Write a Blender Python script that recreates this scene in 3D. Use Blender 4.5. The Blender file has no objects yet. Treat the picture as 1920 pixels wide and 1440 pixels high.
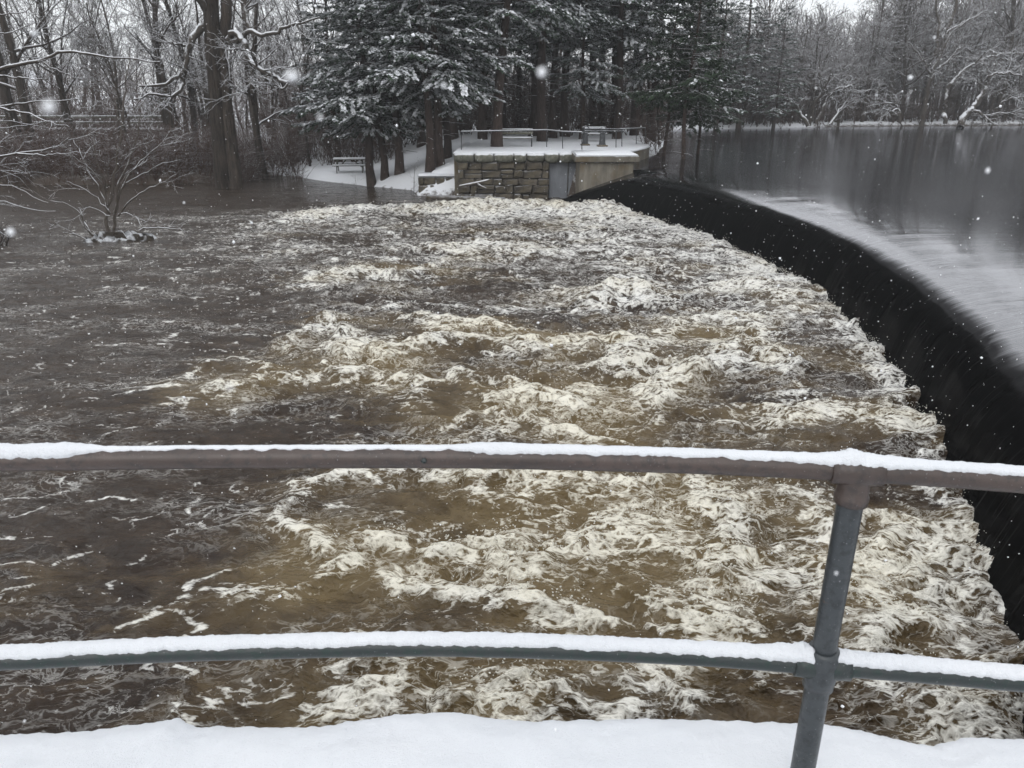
import bpy, math, random
import numpy as np
from mathutils import Vector, Matrix

# ------------------------------------------------------------------ camera, sky, sun, exposure
SC = bpy.context.scene
COL = SC.collection
CAMZ = 4.5                       # eye above the river; river surface is z = 0, pond z = 1.5
FPX, HORIZON = 1420.0, 185.0     # focal length and horizon row in a 1920 x 1440 frame
PITCH = math.atan((720 - HORIZON) / FPX)
cam_d = bpy.data.cameras.new('camera')
cam = bpy.data.objects.new('camera', cam_d); COL.objects.link(cam)
cam.location = (0, 0, CAMZ); cam.rotation_euler = (math.pi / 2 - PITCH, 0, 0)
cam_d.sensor_width = 36; cam_d.lens = 36 * FPX / 1920
cam_d.clip_start = 0.05; cam_d.clip_end = 2000
cam_d.dof.use_dof = True; cam_d.dof.focus_distance = 4.2; cam_d.dof.aperture_fstop = 9.0
SC.camera = cam

SUN_EL, SUN_AZ = math.radians(38), math.radians(200)
world = bpy.data.worlds.new('World'); SC.world = world; world.use_nodes = True
wn, wl = world.node_tree.nodes, world.node_tree.links
wn.clear()
w_out = wn.new('ShaderNodeOutputWorld'); w_bg = wn.new('ShaderNodeBackground')
w_sky = wn.new('ShaderNodeTexSky'); w_sky.sky_type = 'NISHITA'; w_sky.sun_disc = False
w_sky.sun_elevation = SUN_EL; w_sky.sun_rotation = SUN_AZ; w_sky.dust_density = 4
w_hs = wn.new('ShaderNodeHueSaturation'); w_hs.inputs['Saturation'].default_value = 0.25
w_tc = wn.new('ShaderNodeTexCoord'); w_sep = wn.new('ShaderNodeSeparateXYZ')
w_ramp = wn.new('ShaderNodeValToRGB')                         # overcast cloud: zenith brighter than horizon
w_ramp.color_ramp.elements[0].position = 0.0; w_ramp.color_ramp.elements[0].color = (7.2, 7.4, 7.6, 1)
w_ramp.color_ramp.elements[1].position = 1.0; w_ramp.color_ramp.elements[1].color = (11.2, 11.5, 12.0, 1)
w_mix = wn.new('ShaderNodeMix'); w_mix.data_type = 'RGBA'; w_mix.inputs[0].default_value = 0.88
wl.new(w_tc.outputs['Generated'], w_sep.inputs[0]); wl.new(w_sep.outputs['Z'], w_ramp.inputs[0])
wl.new(w_sky.outputs[0], w_hs.inputs['Color']); wl.new(w_hs.outputs[0], w_mix.inputs[6])
wl.new(w_ramp.outputs[0], w_mix.inputs[7]); wl.new(w_mix.outputs[2], w_bg.inputs[0])
w_bg.inputs[1].default_value = 0.15
wl.new(w_bg.outputs[0], w_out.inputs[0])

sun_d = bpy.data.lights.new('sun', 'SUN'); sun_d.energy = 0.6; sun_d.angle = math.radians(40); sun_d.color = (1, 0.985, 0.96)
sun = bpy.data.objects.new('sun', sun_d); COL.objects.link(sun)
sdir = Vector((math.sin(SUN_AZ) * math.cos(SUN_EL), math.cos(SUN_AZ) * math.cos(SUN_EL), math.sin(SUN_EL)))
sun.rotation_euler = sdir.to_track_quat('Z', 'Y').to_euler()

vs = SC.view_settings
vs.view_transform = 'Standard'; vs.look = 'None'; vs.exposure = 0.0; vs.gamma = 1.0; vs.use_curve_mapping = False
SC.render.engine = 'CYCLES'
cy = SC.cycles
cy.max_bounces = 4; cy.diffuse_bounces = 1; cy.glossy_bounces = 2; cy.transmission_bounces = 2; cy.volume_bounces = 0
cy.transparent_max_bounces = 4; cy.caustics_reflective = False; cy.caustics_refractive = False
cy.use_adaptive_sampling = True; cy.adaptive_threshold = 0.03
cy.use_denoising = True

# ------------------------------------------------------------------ pixel helpers (photo frame 1920 x 1440)
_c, _s = math.cos(PITCH), math.sin(PITCH)
def ray(x, y):
    dx = (x - 960) / FPX; dy = -(y - 720) / FPX
    return (dx, _c + dy * _s, -_s + dy * _c)
def onz(x, y, z):
    r = ray(x, y); t = (z - CAMZ) / r[2]
    return Vector((r[0] * t, r[1] * t, z))
def aty(x, y, Y):
    r = ray(x, y); t = Y / r[1]
    return Vector((r[0] * t, Y, CAMZ + r[2] * t))

# ------------------------------------------------------------------ noise (numpy)
def _grad(ix, iy, seed):
    h = (ix.astype(np.int64) * 374761393 + iy.astype(np.int64) * 668265263 + seed * 982451653) & 0xffffffff
    h = ((h ^ (h >> 13)) * 1274126177) & 0xffffffff
    h = (h ^ (h >> 16)) & 0xffff
    return h * (2 * math.pi / 65536.0)
def perlin(x, y, seed=0):
    x0 = np.floor(x); y0 = np.floor(y); fx = x - x0; fy = y - y0
    u = fx * fx * fx * (fx * (fx * 6 - 15) + 10); v = fy * fy * fy * (fy * (fy * 6 - 15) + 10)
    def g(i, j):
        a = _grad(x0 + i, y0 + j, seed)
        return np.cos(a) * (fx - i) + np.sin(a) * (fy - j)
    return ((g(0, 0) * (1 - u) + g(1, 0) * u) * (1 - v) + (g(0, 1) * (1 - u) + g(1, 1) * u) * v) * 1.5
def fbm(x, y, seed=0, octv=4, gain=0.5):
    s = np.zeros_like(x); a = 1.0; f = 1.0
    for o in range(octv):
        s += a * perlin(x * f, y * f, seed + o * 17); a *= gain; f *= 2.03
    return s
def sst(e0, e1, x):
    t = np.clip((x - e0) / (e1 - e0), 0, 1); return t * t * (3 - 2 * t)

# ------------------------------------------------------------------ object helpers
def obj(name, me, parent=None, loc=None, rot=None):
    o = bpy.data.objects.new(name, me); COL.objects.link(o)
    if parent: o.parent = parent
    if loc is not None: o.location = loc
    if rot is not None: o.rotation_euler = rot
    return o
def tag(o, label=None, cat=None, group=None, kind=None):
    if label: o['label'] = label
    if cat: o['category'] = cat
    if group: o['group'] = group
    if kind: o['kind'] = kind
    return o
def empty(name, loc=(0, 0, 0), rz=0.0):
    return obj(name, None, None, loc, (0, 0, rz))
def mesh_np(name, V, F, mats, mi=None, smooth=True, attrs=None):
    """V (n,3); F (m,k) of equal size or list of such arrays"""
    me = bpy.data.meshes.new(name)
    Fs = F if isinstance(F, list) else [F]
    V = np.asarray(V, dtype=np.float32)
    me.vertices.add(len(V)); me.vertices.foreach_set('co', V.ravel())
    loops = np.concatenate([f.ravel() for f in Fs]).astype(np.int32)
    tot = np.concatenate([np.full(len(f), f.shape[1], dtype=np.int32) for f in Fs])
    st = np.zeros(len(tot), dtype=np.int32); st[1:] = np.cumsum(tot)[:-1]
    me.loops.add(len(loops)); me.loops.foreach_set('vertex_index', loops)
    me.polygons.add(len(tot)); me.polygons.foreach_set('loop_start', st); me.polygons.foreach_set('loop_total', tot)
    for m in (mats if isinstance(mats, (list, tuple)) else [mats]): me.materials.append(m)
    if mi is not None: me.polygons.foreach_set('material_index', np.asarray(mi, dtype=np.int32))
    me.polygons.foreach_set('use_smooth', np.full(len(tot), smooth, dtype=bool))
    for k, a in (attrs or {}).items():
        at = me.attributes.new(k, 'FLOAT', 'POINT'); at.data.foreach_set('value', np.asarray(a, dtype=np.float32))
    me.update(calc_edges=True); me.validate()
    return me
def grid_faces(nr, nc, keep=None):
    i = np.arange(nr * nc).reshape(nr, nc)
    F = np.stack([i[:-1, :-1], i[:-1, 1:], i[1:, 1:], i[1:, :-1]], -1).reshape(-1, 4)
    if keep is not None:
        k = keep.reshape(nr, nc); kf = (k[:-1, :-1] & k[:-1, 1:] & k[1:, 1:] & k[1:, :-1]).ravel(); F = F[kf]
    return F

class Geo:
    """collects boxes, tubes and prisms into one mesh"""
    def __init__(s): s.V = []; s.Q = []; s.T = []; s.n = 0; s.lines = {}
    def add(s, V, Q=None, T=None):
        V = np.asarray(V, dtype=float).reshape(-1, 3)
        if Q is not None and len(Q): s.Q.append(np.asarray(Q) + s.n)
        if T is not None and len(T): s.T.append(np.asarray(T) + s.n)
        s.V.append(V); s.n += len(V); return s
    def box(s, c, d, rz=0.0, bev=0.0, rx=0.0, ry=0.0):
        c = np.array(c, float); h = np.array(d, float) / 2
        b = min(bev, h.min() * 0.9)
        if b <= 0:
            V = np.array([[x, y, z] for x in (-1, 1) for y in (-1, 1) for z in (-1, 1)], float) * h
            Q = [[0, 1, 3, 2], [4, 6, 7, 5], [0, 4, 5, 1], [2, 3, 7, 6], [0, 2, 6, 4], [1, 5, 7, 3]]; T = None
        else:
            V = []; idx = {}
            for x in (-1, 1):
                for y in (-1, 1):
                    for z in (-1, 1):
                        for ax in range(3):
                            p = np.array([x, y, z], float) * (h - b); p[ax] = (x, y, z)[ax] * h[ax]
                            idx[(x, y, z, ax)] = len(V); V.append(p)
            V = np.array(V); Q = []; T = []
            for ax in range(3):
                o = [a for a in range(3) if a != ax]
                for sg in (-1, 1):
                    q = []
                    for (a, bb) in ((-1, -1), (1, -1), (1, 1), (-1, 1)):
                        k = [0, 0, 0]; k[ax] = sg; k[o[0]] = a; k[o[1]] = bb; q.append(idx[(*k, ax)])
                    Q.append(q)
            for ax in range(3):           # edges parallel to ax
                o = [a for a in range(3) if a != ax]
                for a in (-1, 1):
                    for bb in (-1, 1):
                        k0 = [0, 0, 0]; k1 = [0, 0, 0]; k0[ax] = -1; k1[ax] = 1
                        for k in (k0, k1): k[o[0]] = a; k[o[1]] = bb
                        Q.append([idx[(*k0, o[0])], idx[(*k1, o[0])], idx[(*k1, o[1])], idx[(*k0, o[1])]])
            for x in (-1, 1):
                for y in (-1, 1):
                    for z in (-1, 1): T.append([idx[(x, y, z, 0)], idx[(x, y, z, 1)], idx[(x, y, z, 2)]])
        R = np.array(Matrix.Rotation(rz, 3, 'Z') @ Matrix.Rotation(ry, 3, 'Y') @ Matrix.Rotation(rx, 3, 'X'))
        return s.add(V @ R.T + c, Q, T)
    def tube(s, pts, rad, sides=8, cap=False):
        pts = np.asarray(pts, float); rad = np.broadcast_to(np.asarray(rad, float), (len(pts),))
        s.lines.setdefault((len(pts), sides, cap), []).append((pts, rad)); return s
    def _flush(s):
        for (n, k, cap), L in s.lines.items():
            P = np.stack([l[0] for l in L]); R = np.stack([l[1] for l in L]); m = len(L)
            T = np.gradient(P, axis=1) if n > 2 else np.repeat((P[:, 1:] - P[:, :1]), 2, axis=1)
            T /= np.linalg.norm(T, axis=2, keepdims=True) + 1e-9
            mean = T.mean(1); ref = np.where(np.abs(mean[:, 2:3]) > 0.8, np.array([[1.0, 0.03, 0]]), np.array([[0.02, 0.03, 1.0]]))
            ref = np.repeat(ref[:, None, :], n, 1)
            A = np.cross(T, ref); A /= np.linalg.norm(A, axis=2, keepdims=True) + 1e-9
            B = np.cross(A, T)
            ang = np.arange(k) * 2 * math.pi / k + math.pi / 2
            V = P[:, :, None, :] + R[:, :, None, None] * (np.cos(ang)[None, None, :, None] * A[:, :, None, :] + np.sin(ang)[None, None, :, None] * B[:, :, None, :])
            i = np.arange(n * k).reshape(n, k); j = np.roll(i, -1, 1)
            Q = np.stack([i[:-1], j[:-1], j[1:], i[1:]], -1).reshape(-1, 4)
            Q = (Q[None] + (np.arange(m) * n * k)[:, None, None]).reshape(-1, 4)
            s.add(V.reshape(-1, 3), Q)
            if cap:
                off = s.n - m * n * k
                for a in range(m):
                    for e, rev in ((0, True), (n - 1, False)):
                        ring = [off + a * n * k + e * k + q for q in range(k)]
                        if rev: ring = ring[::-1]
                        s.V.append(P[a, e][None]); ci = s.n; s.n += 1
                        s.T.append(np.array([[ring[q], ring[(q + 1) % k], ci] for q in range(k)]))
        s.lines = {}
    def mesh(s, name, mats, smooth=False):
        s._flush()
        F = []
        if s.Q: F.append(np.concatenate(s.Q))
        if s.T: F.append(np.concatenate(s.T))
        return mesh_np(name, np.concatenate(s.V), F, mats, None, smooth)
    def build(s, name, mats, parent=None, smooth=False, loc=None, rot=None):
        return obj(name, s.mesh(name, mats, smooth), parent, loc, rot)

# ------------------------------------------------------------------ materials
class MatB:
    def __init__(s, name):
        s.m = bpy.data.materials.new(name); s.m.use_nodes = True
        s.t = s.m.node_tree; s.t.nodes.clear()
        s.out = s.new('ShaderNodeOutputMaterial'); s.b = s.new('ShaderNodeBsdfPrincipled')
        s.link(s.b.outputs[0], s.out.inputs[0])
    def new(s, t, **kw):
        n = s.t.nodes.new(t)
        for k, v in kw.items(): setattr(n, k, v)
        return n
    def link(s, a, b): s.t.links.new(a, b)
    def set(s, k, v):
        i = s.b.inputs[k]
        if hasattr(v, 'is_linked') or hasattr(v, 'links'): s.link(v, i)
        else: i.default_value = v
    def coord(s, kind='Object'): return s.new('ShaderNodeTexCoord').outputs[kind]
    def pos(s): return s.new('ShaderNodeNewGeometry').outputs['Position']
    def mapping(s, v, sc=(1, 1, 1)):
        n = s.new('ShaderNodeMapping'); s.link(v, n.inputs[0]); n.inputs['Scale'].default_value = sc; return n.outputs[0]
    def noise(s, v, scale, detail=4, rough=0.6, dist=0.0):
        n = s.new('ShaderNodeTexNoise'); s.link(v, n.inputs['Vector']); n.inputs['Scale'].default_value = scale
        n.inputs['Detail'].default_value = detail; n.inputs['Roughness'].default_value = rough; n.inputs['Distortion'].default_value = dist
        return n.outputs['Fac']
    def voro(s, v, scale, feature='F1'):
        n = s.new('ShaderNodeTexVoronoi', feature=feature); s.link(v, n.inputs['Vector']); n.inputs['Scale'].default_value = scale; return n.outputs['Distance']
    def math(s, op, a, b=0.0, clamp=False):
        n = s.new('ShaderNodeMath', operation=op); n.use_clamp = clamp
        for i, v in ((0, a), (1, b)):
            if hasattr(v, 'links'): s.link(v, n.inputs[i])
            else: n.inputs[i].default_value = v
        return n.outputs[0]
    def ramp(s, f, stops):
        n = s.new('ShaderNodeValToRGB'); s.link(f, n.inputs[0]); cr = n.color_ramp
        while len(cr.elements) < len(stops): cr.elements.new(0.5)
        for e, (p, c) in zip(cr.elements, stops):
            e.position = p; e.color = (*c, 1) if not isinstance(c, (int, float)) else (c, c, c, 1)
        return n.outputs[0]
    def mix(s, f, a, b):
        n = s.new('ShaderNodeMix', data_type='RGBA')
        for i, v in ((0, f), (6, a), (7, b)):
            if hasattr(v, 'links'): s.link(v, n.inputs[i])
            elif i == 0: n.inputs[i].default_value = v
            else: n.inputs[i].default_value = (*v, 1)
        return n.outputs[2]
    def attr(s, name): return s.new('ShaderNodeAttribute', attribute_name=name).outputs['Fac']
    def bump(s, h, strength=0.3, dist=0.02):
        n = s.new('ShaderNodeBump'); s.link(h, n.inputs['Height']); n.inputs['Strength'].default_value = strength; n.inputs['Distance'].default_value = dist
        s.link(n.outputs[0], s.b.inputs['Normal']); return n
    def up(s):
        g = s.new('ShaderNodeNewGeometry'); sp = s.new('ShaderNodeSeparateXYZ'); s.link(g.outputs['Normal'], sp.inputs[0]); return sp.outputs['Z']

SNOWC = (0.66, 0.675, 0.70)
def snow_mat():
    b = MatB('snow'); p = b.pos()
    n = b.noise(p, 3.0, 5); n2 = b.noise(p, 260, 2)
    b.set('Base Color', b.mix(b.ramp(n, [(0.3, 0.0), (0.75, 1.0)]), (0.60, 0.617, 0.645), (0.655, 0.667, 0.69)))
    b.set('Roughness', 0.75)
    b.b.inputs['Subsurface Weight'].default_value = 0.0
    h = b.math('ADD', b.math('MULTIPLY', b.noise(p, 30, 5, 0.65), 0.6), b.math('MULTIPLY', n2, 0.30))
    b.bump(h, 0.6, 0.016); return b.m
def snowy(name, c0, c1, scale=6.0, stretch=(1, 1, 1), th=0.25, rough=0.85, bump=0.4, amount=1.0, bd=0.02, mid=None):
    """a surface with loose snow lying on whatever faces up"""
    b = MatB(name); p = b.mapping(b.coord('Object'), stretch)
    n = b.noise(p, scale, 5, 0.65)
    oi = b.new('ShaderNodeObjectInfo')
    base = b.mix(b.ramp(n, [(0.3, 0.0), (0.7, 1.0)]), c0, c1)
    if mid: base = b.mix(b.math('MULTIPLY', b.ramp(b.noise(b.coord('Object'), mid[1], 3), [(0.5, 0.0), (0.65, 1.0)]), 0.7), base, mid[0])
    v = b.math('ADD', b.math('MULTIPLY', oi.outputs['Random'], 0.5), 0.75)
    hs = b.new('ShaderNodeHueSaturation'); b.link(v, hs.inputs['Value']); b.link(base, hs.inputs['Color']); base = hs.outputs[0]
    if amount > 0:
        u = b.math('ADD', b.up(), b.math('MULTIPLY', b.math('SUBTRACT', b.noise(b.pos(), 4.0, 3), 0.5), 0.9))
        f = b.math('MULTIPLY', b.ramp(u, [(max(th - 0.12, 0), 0.0), (min(th + 0.12, 1), 1.0)]), amount)
        base = b.mix(f, base, SNOWC)
    b.set('Base Color', base); b.set('Roughness', rough); b.b.inputs['Specular IOR Level'].default_value = 0.25
    if bump: b.bump(b.noise(p, scale * 2.2, 5), bump, bd)
    return b.m
M = {}
M['snow'] = snow_mat()
M['bark'] = snowy('bark_grey_brown', (0.014, 0.011, 0.009), (0.078, 0.062, 0.050), 7, (1, 1, 0.14), 0.42, bump=1.0, amount=0.95, bd=0.12)
M['bark_twig'] = snowy('bark_twigs', (0.028, 0.021, 0.017), (0.062, 0.048, 0.040), 5, (1, 1, 1), 0.60, bump=0, amount=0.85)
M['bark_pale'] = snowy('bark_hero_limbs', (0.045, 0.037, 0.031), (0.10, 0.085, 0.072), 9, (1, 1, 0.4), 0.45, bump=0.5, amount=0.9)
M['bark_pine'] = snowy('bark_pine', (0.018, 0.013, 0.011), (0.07, 0.05, 0.042), 12, (1, 1, 0.22), 0.6, bump=0.9, amount=0.8, bd=0.05)
M['brush'] = snowy('thicket_stems', (0.028, 0.015, 0.010), (0.075, 0.043, 0.031), 3, (1, 1, 1), 0.80, bump=0, amount=0.45)
M['concrete'] = snowy('concrete_weathered', (0.085, 0.078, 0.066), (0.21, 0.19, 0.155), 3.0, (1, 1, 0.3), 0.8, bump=0.7, amount=0.9, mid=((0.10, 0.07, 0.032), 0.8))
M['concrete_grey'] = snowy('concrete_blue_grey', (0.17, 0.18, 0.20), (0.27, 0.285, 0.31), 3.0, (1, 1, 0.4), 0.9, bump=0.4, amount=0.6)
M['stone'] = snowy('wall_stone', (0.030, 0.027, 0.023), (0.125, 0.108, 0.090), 4.0, (1, 1, 1), 0.78, bump=1.0, amount=0.35, bd=0.05, mid=((0.10, 0.085, 0.055), 1.3))
M['capstone'] = snowy('mossy_cap_stone', (0.055, 0.06, 0.045), (0.17, 0.165, 0.14), 5.0, (1, 1, 1), 0.5, bump=1.0, amount=0.95, bd=0.06)
M['root_clump'] = snowy('snowy_root_clump', (0.02, 0.017, 0.014), (0.08, 0.065, 0.05), 9.0, (1, 1, 1), 0.86, bump=1.0, amount=0.95, bd=0.08)
M['mortar'] = snowy('dark_mortar', (0.03, 0.027, 0.022), (0.07, 0.06, 0.05), 5.0, (1, 1, 1), 0.8, bump=0.8, amount=0.3)
M['wood_old'] = snowy('weathered_timber', (0.045, 0.045, 0.035), (0.12, 0.115, 0.09), 9, (0.2, 1, 1), 0.7, bump=0.4, amount=0.95)
M['iron'] = snowy('dark_iron', (0.028, 0.031, 0.034), (0.07, 0.072, 0.075), 6, (1, 1, 1), 0.75, rough=0.55, bump=0.2, amount=0.9)
M['needle'] = snowy('conifer_needles', (0.026, 0.044, 0.031), (0.060, 0.090, 0.056), 2.5, (1, 1, 1), 0.9, rough=0.6, bump=0, amount=0.0)
M['needle_holly'] = snowy('broad_evergreen_leaves', (0.012, 0.022, 0.012), (0.03, 0.05, 0.026), 2.5, (1, 1, 1), 0.9, rough=0.45, bump=0, amount=0.0)
M['house'] = snowy('white_clapboard', (0.62, 0.63, 0.64), (0.75, 0.76, 0.77), 3, (1, 1, 1), 0.9, bump=0, amount=0)
M['dark_glass'] = snowy('dark_window', (0.03, 0.03, 0.035), (0.06, 0.06, 0.065), 3, (1, 1, 1), 0.9, rough=0.2, bump=0, amount=0)
def snow_branch_mat():
    b = MatB('snow_clumps'); b.set('Base Color', (*SNOWC, 1)); b.set('Roughness', 0.8); return b.m
M['snow_clump'] = snow_branch_mat()

def pipe_mat(name, c0, c1, c2):
    b = MatB(name); p = b.coord('Object')
    n = b.noise(b.mapping(p, (0.6, 1, 1)), 7, 6, 0.7); n2 = b.noise(p, 45, 4, 0.7)
    c = b.mix(b.ramp(n, [(0.35, 0.0), (0.65, 1.0)]), c0, c1)
    c = b.mix(b.math('MULTIPLY', b.ramp(n2, [(0.50, 0.0), (0.62, 1.0)]), 0.85), c, c2)
    ch = b.ramp(b.noise(b.mapping(p, (0.5, 1, 1)), 26, 6, 0.75), [(0.66, 0.0), (0.70, 1.0)])
    c = b.mix(b.math('MULTIPLY', ch, 0.8), c, (0.10, 0.062, 0.042))
    fl = b.ramp(b.noise(p, 210, 2, 0.6), [(0.70, 0.0), (0.74, 1.0)]); c = b.mix(b.math('MULTIPLY', fl, 0.55), c, (0.45, 0.46, 0.48))
    b.set('Base Color', c); b.set('Roughness', b.ramp(n2, [(0.3, 0.28), (0.7, 0.48)])); b.b.inputs['Specular IOR Level'].default_value = 0.5
    b.bump(b.math('ADD', n2, b.noise(p, 160, 3)), 0.18, 0.004); return b.m
M['pipe_top'] = pipe_mat('brown_painted_pipe', (0.045, 0.032, 0.027), (0.068, 0.048, 0.041), (0.032, 0.025, 0.023))
M['pipe_low'] = pipe_mat('dark_green_pipe', (0.013, 0.021, 0.021), (0.024, 0.029, 0.029), (0.009, 0.025, 0.020))
M['pipe_post'] = pipe_mat('slate_grey_pipe', (0.026, 0.031, 0.035), (0.042, 0.048, 0.052), (0.018, 0.021, 0.024))

def river_mat():
    b = MatB('brown_rapids'); p = b.pos()
    D = b.attr('foam'); tan = b.attr('tan')
    wn_ = b.new('ShaderNodeTexNoise'); b.link(p, wn_.inputs['Vector']); wn_.inputs['Scale'].default_value = 1.7; wn_.inputs['Detail'].default_value = 4
    wv = b.new('ShaderNodeVectorMath', operation='SUBTRACT'); b.link(wn_.outputs['Color'], wv.inputs[0]); wv.inputs[1].default_value = (.5, .5, .5)
    ws = b.new('ShaderNodeVectorMath', operation='SCALE'); b.link(wv.outputs[0], ws.inputs[0]); ws.inputs['Scale'].default_value = 0.42
    wa = b.new('ShaderNodeVectorMath', operation='ADD'); b.link(p, wa.inputs[0]); b.link(ws.outputs[0], wa.inputs[1])
    q = b.mapping(wa.outputs[0], (0.55, 1.05, 0.6))
    def ridge(scale, det, dist, k):
        n = b.noise(q, scale, det, 0.6, dist)
        return b.math('SUBTRACT', 1.0, b.math('MULTIPLY', b.math('ABSOLUTE', b.math('SUBTRACT', n, 0.5)), k), True)
    r1 = ridge(1.6, 2, 0.2, 4.6); r2 = ridge(4.3, 2, 0.25, 4.8); r3 = ridge(10.5, 2, 0.25, 4.8); r4 = ridge(25.0, 3, 0.2, 4.2)
    N = b.math('ADD', b.math('MULTIPLY', r1, 0.14), b.math('ADD', b.math('MULTIPLY', r2, 0.28), b.math('ADD', b.math('MULTIPLY', r3, 0.34), b.math('MULTIPLY', r4, 0.24))))
    N = b.math('DIVIDE', b.math('SUBTRACT', N, 0.50), 0.58)
    f = b.math('ADD', N, b.math('SUBTRACT', D, 1.0))
    f = b.ramp(b.math('ADD', f, 0.5), [(0.41, 0.0), (0.58, 0.44), (0.86, 1.0)])
    lace = b.math('MAXIMUM', b.ramp(ridge(2.6, 4, 0.35, 5.0), [(0.89, 0.0), (0.985, 1.0)]), b.ramp(ridge(7.5, 4, 0.3, 5.0), [(0.86, 0.0), (0.98, 0.9)]))
    lace = b.math('MULTIPLY', lace, b.ramp(b.noise(q, 0.7, 3, 0.6), [(0.44, 0.04), (0.62, 1.0)]))
    f = b.math('MAXIMUM', f, b.math('MULTIPLY', lace, b.ramp(D, [(0.02, 0.0), (0.10, 0.30), (0.40, 0.52)])))
    nf2 = b.noise(q, 2.6, 5, 0.65, 0.8)
    t = b.math('ADD', tan, b.math('MULTIPLY', b.math('SUBTRACT', nf2, 0.5), 1.0))
    t = b.ramp(t, [(0.15, 0.0), (0.95, 1.0)])
    dark = b.mix(b.ramp(nf2, [(0.35, 0.0), (0.7, 1.0)]), (0.017, 0.0102, 0.0060), (0.042, 0.0270, 0.0165))
    c = b.mix(t, dark, (0.120, 0.086, 0.041))
    c = b.mix(b.math('MULTIPLY', b.ramp(N, [(0.35, 0.0), (0.9, 1.0)]), b.math('MULTIPLY', D, 0.16)), c, (0.28, 0.24, 0.18))
    c = b.mix(f, c, b.mix(t, (0.70, 0.69, 0.655), (0.70, 0.665, 0.565)))
    b.set('Base Color', c)
    b.set('Roughness', b.ramp(f, [(0.0, 0.09), (0.6, 0.55)])); b.set('IOR', 1.333); b.b.inputs['Specular IOR Level'].default_value = 0.32
    h = b.math('ADD', b.math('MULTIPLY', N, 0.8), b.math('MULTIPLY', b.noise(q, 26, 4, 0.7, 0.5), 0.35))
    b.bump(h, 0.55, 0.06); return b.m
M['river'] = river_mat()
def water_surface(b, h, rough, dull=None, thread=None, boost=None):
    """dark water body under a mirror whose strength follows the viewing angle; boost adds painted-in sheen"""
    bn = b.bump(h, 0.6, 0.05)
    fr = b.new('ShaderNodeFresnel'); fr.inputs['IOR'].default_value = 1.333; b.link(bn.outputs[0], fr.inputs['Normal'])
    gl = b.new('ShaderNodeBsdfGlossy'); gl.inputs['Color'].default_value = (.93, .93, .96, 1); b.link(bn.outputs[0], gl.inputs['Normal']); b.link(rough, gl.inputs['Roughness'])
    df = b.new('ShaderNodeBsdfDiffuse'); df.inputs['Color'].default_value = (.004, .004, .004, 1)
    if thread is not None: b.link(b.mix(b.math('MULTIPLY', thread, 0.16), (.004, .004, .004), (.5, .5, .48)), df.inputs['Color'])
    fac = b.ramp(fr.outputs[0], [(0.02, 0.01), (0.06, 0.06), (0.12, 0.28), (0.20, 0.42), (0.5, 0.62), (1.0, 1.0)])  # stronger than plain Fresnel: brightens the sheen near the crest, blended in by boost
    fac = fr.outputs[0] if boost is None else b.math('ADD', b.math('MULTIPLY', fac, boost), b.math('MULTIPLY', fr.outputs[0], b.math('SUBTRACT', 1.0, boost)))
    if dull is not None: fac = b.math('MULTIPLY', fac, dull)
    if thread is not None: fac = b.math('ADD', fac, b.math('MULTIPLY', thread, fr.outputs[0]))
    mx = b.new('ShaderNodeMixShader'); b.link(fac, mx.inputs[0])
    b.link(df.outputs[0], mx.inputs[1]); b.link(gl.outputs[0], mx.inputs[2]); b.link(mx.outputs[0], b.out.inputs[0]); b.t.nodes.remove(b.b)
    return b.m
def pond_ripple(b):
    p = b.pos(); return b.math('ADD', b.math('MULTIPLY', b.noise(b.mapping(p, (0.25, 1.6, 1)), 1.6, 4, 0.6, 0.2), 0.10), b.math('MULTIPLY', b.noise(b.mapping(p, (0.10, 1.0, 1)), 5.0, 3, 0.55, 0.1), b.math('MULTIPLY', b.ramp(b.noise(p, 0.10, 2), [(0.35, 0.2), (0.65, 1.0)]), 0.16)))
def sheet_mat():
    b = MatB('black_glassy_water'); uv = b.new('ShaderNodeUVMap', uv_map='flow').outputs[0]
    n = b.noise(b.mapping(uv, (4.5, 0.35, 1)), 1.0, 5, 0.62, 0.25)
    n2 = b.noise(b.mapping(uv, (18, 0.9, 1)), 1.0, 4, 0.6, 0.2)
    st = b.attr('steep')
    k = b.ramp(st, [(0.0, 0.0), (0.45, 0.07), (0.74, 0.45), (0.92, 0.25), (1.0, 0.0)])
    h = b.math('MULTIPLY', b.math('ADD', n, b.math('MULTIPLY', n2, 0.4)), k)
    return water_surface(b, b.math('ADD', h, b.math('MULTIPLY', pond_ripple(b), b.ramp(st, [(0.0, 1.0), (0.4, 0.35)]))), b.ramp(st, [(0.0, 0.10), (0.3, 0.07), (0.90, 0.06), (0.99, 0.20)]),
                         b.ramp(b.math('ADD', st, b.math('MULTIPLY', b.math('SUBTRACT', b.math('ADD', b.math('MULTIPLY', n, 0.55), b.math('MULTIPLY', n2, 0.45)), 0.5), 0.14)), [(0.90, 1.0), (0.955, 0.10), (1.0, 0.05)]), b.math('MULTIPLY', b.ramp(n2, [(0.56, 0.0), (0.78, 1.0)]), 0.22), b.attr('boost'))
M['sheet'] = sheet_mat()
def pond_mat():
    b = MatB('still_dark_pond'); r2 = b.noise(b.pos(), 0.12, 3)
    return water_surface(b, pond_ripple(b), b.ramp(r2, [(0.35, 0.095), (0.7, 0.12)]))
M['pond'] = pond_mat()
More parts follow.
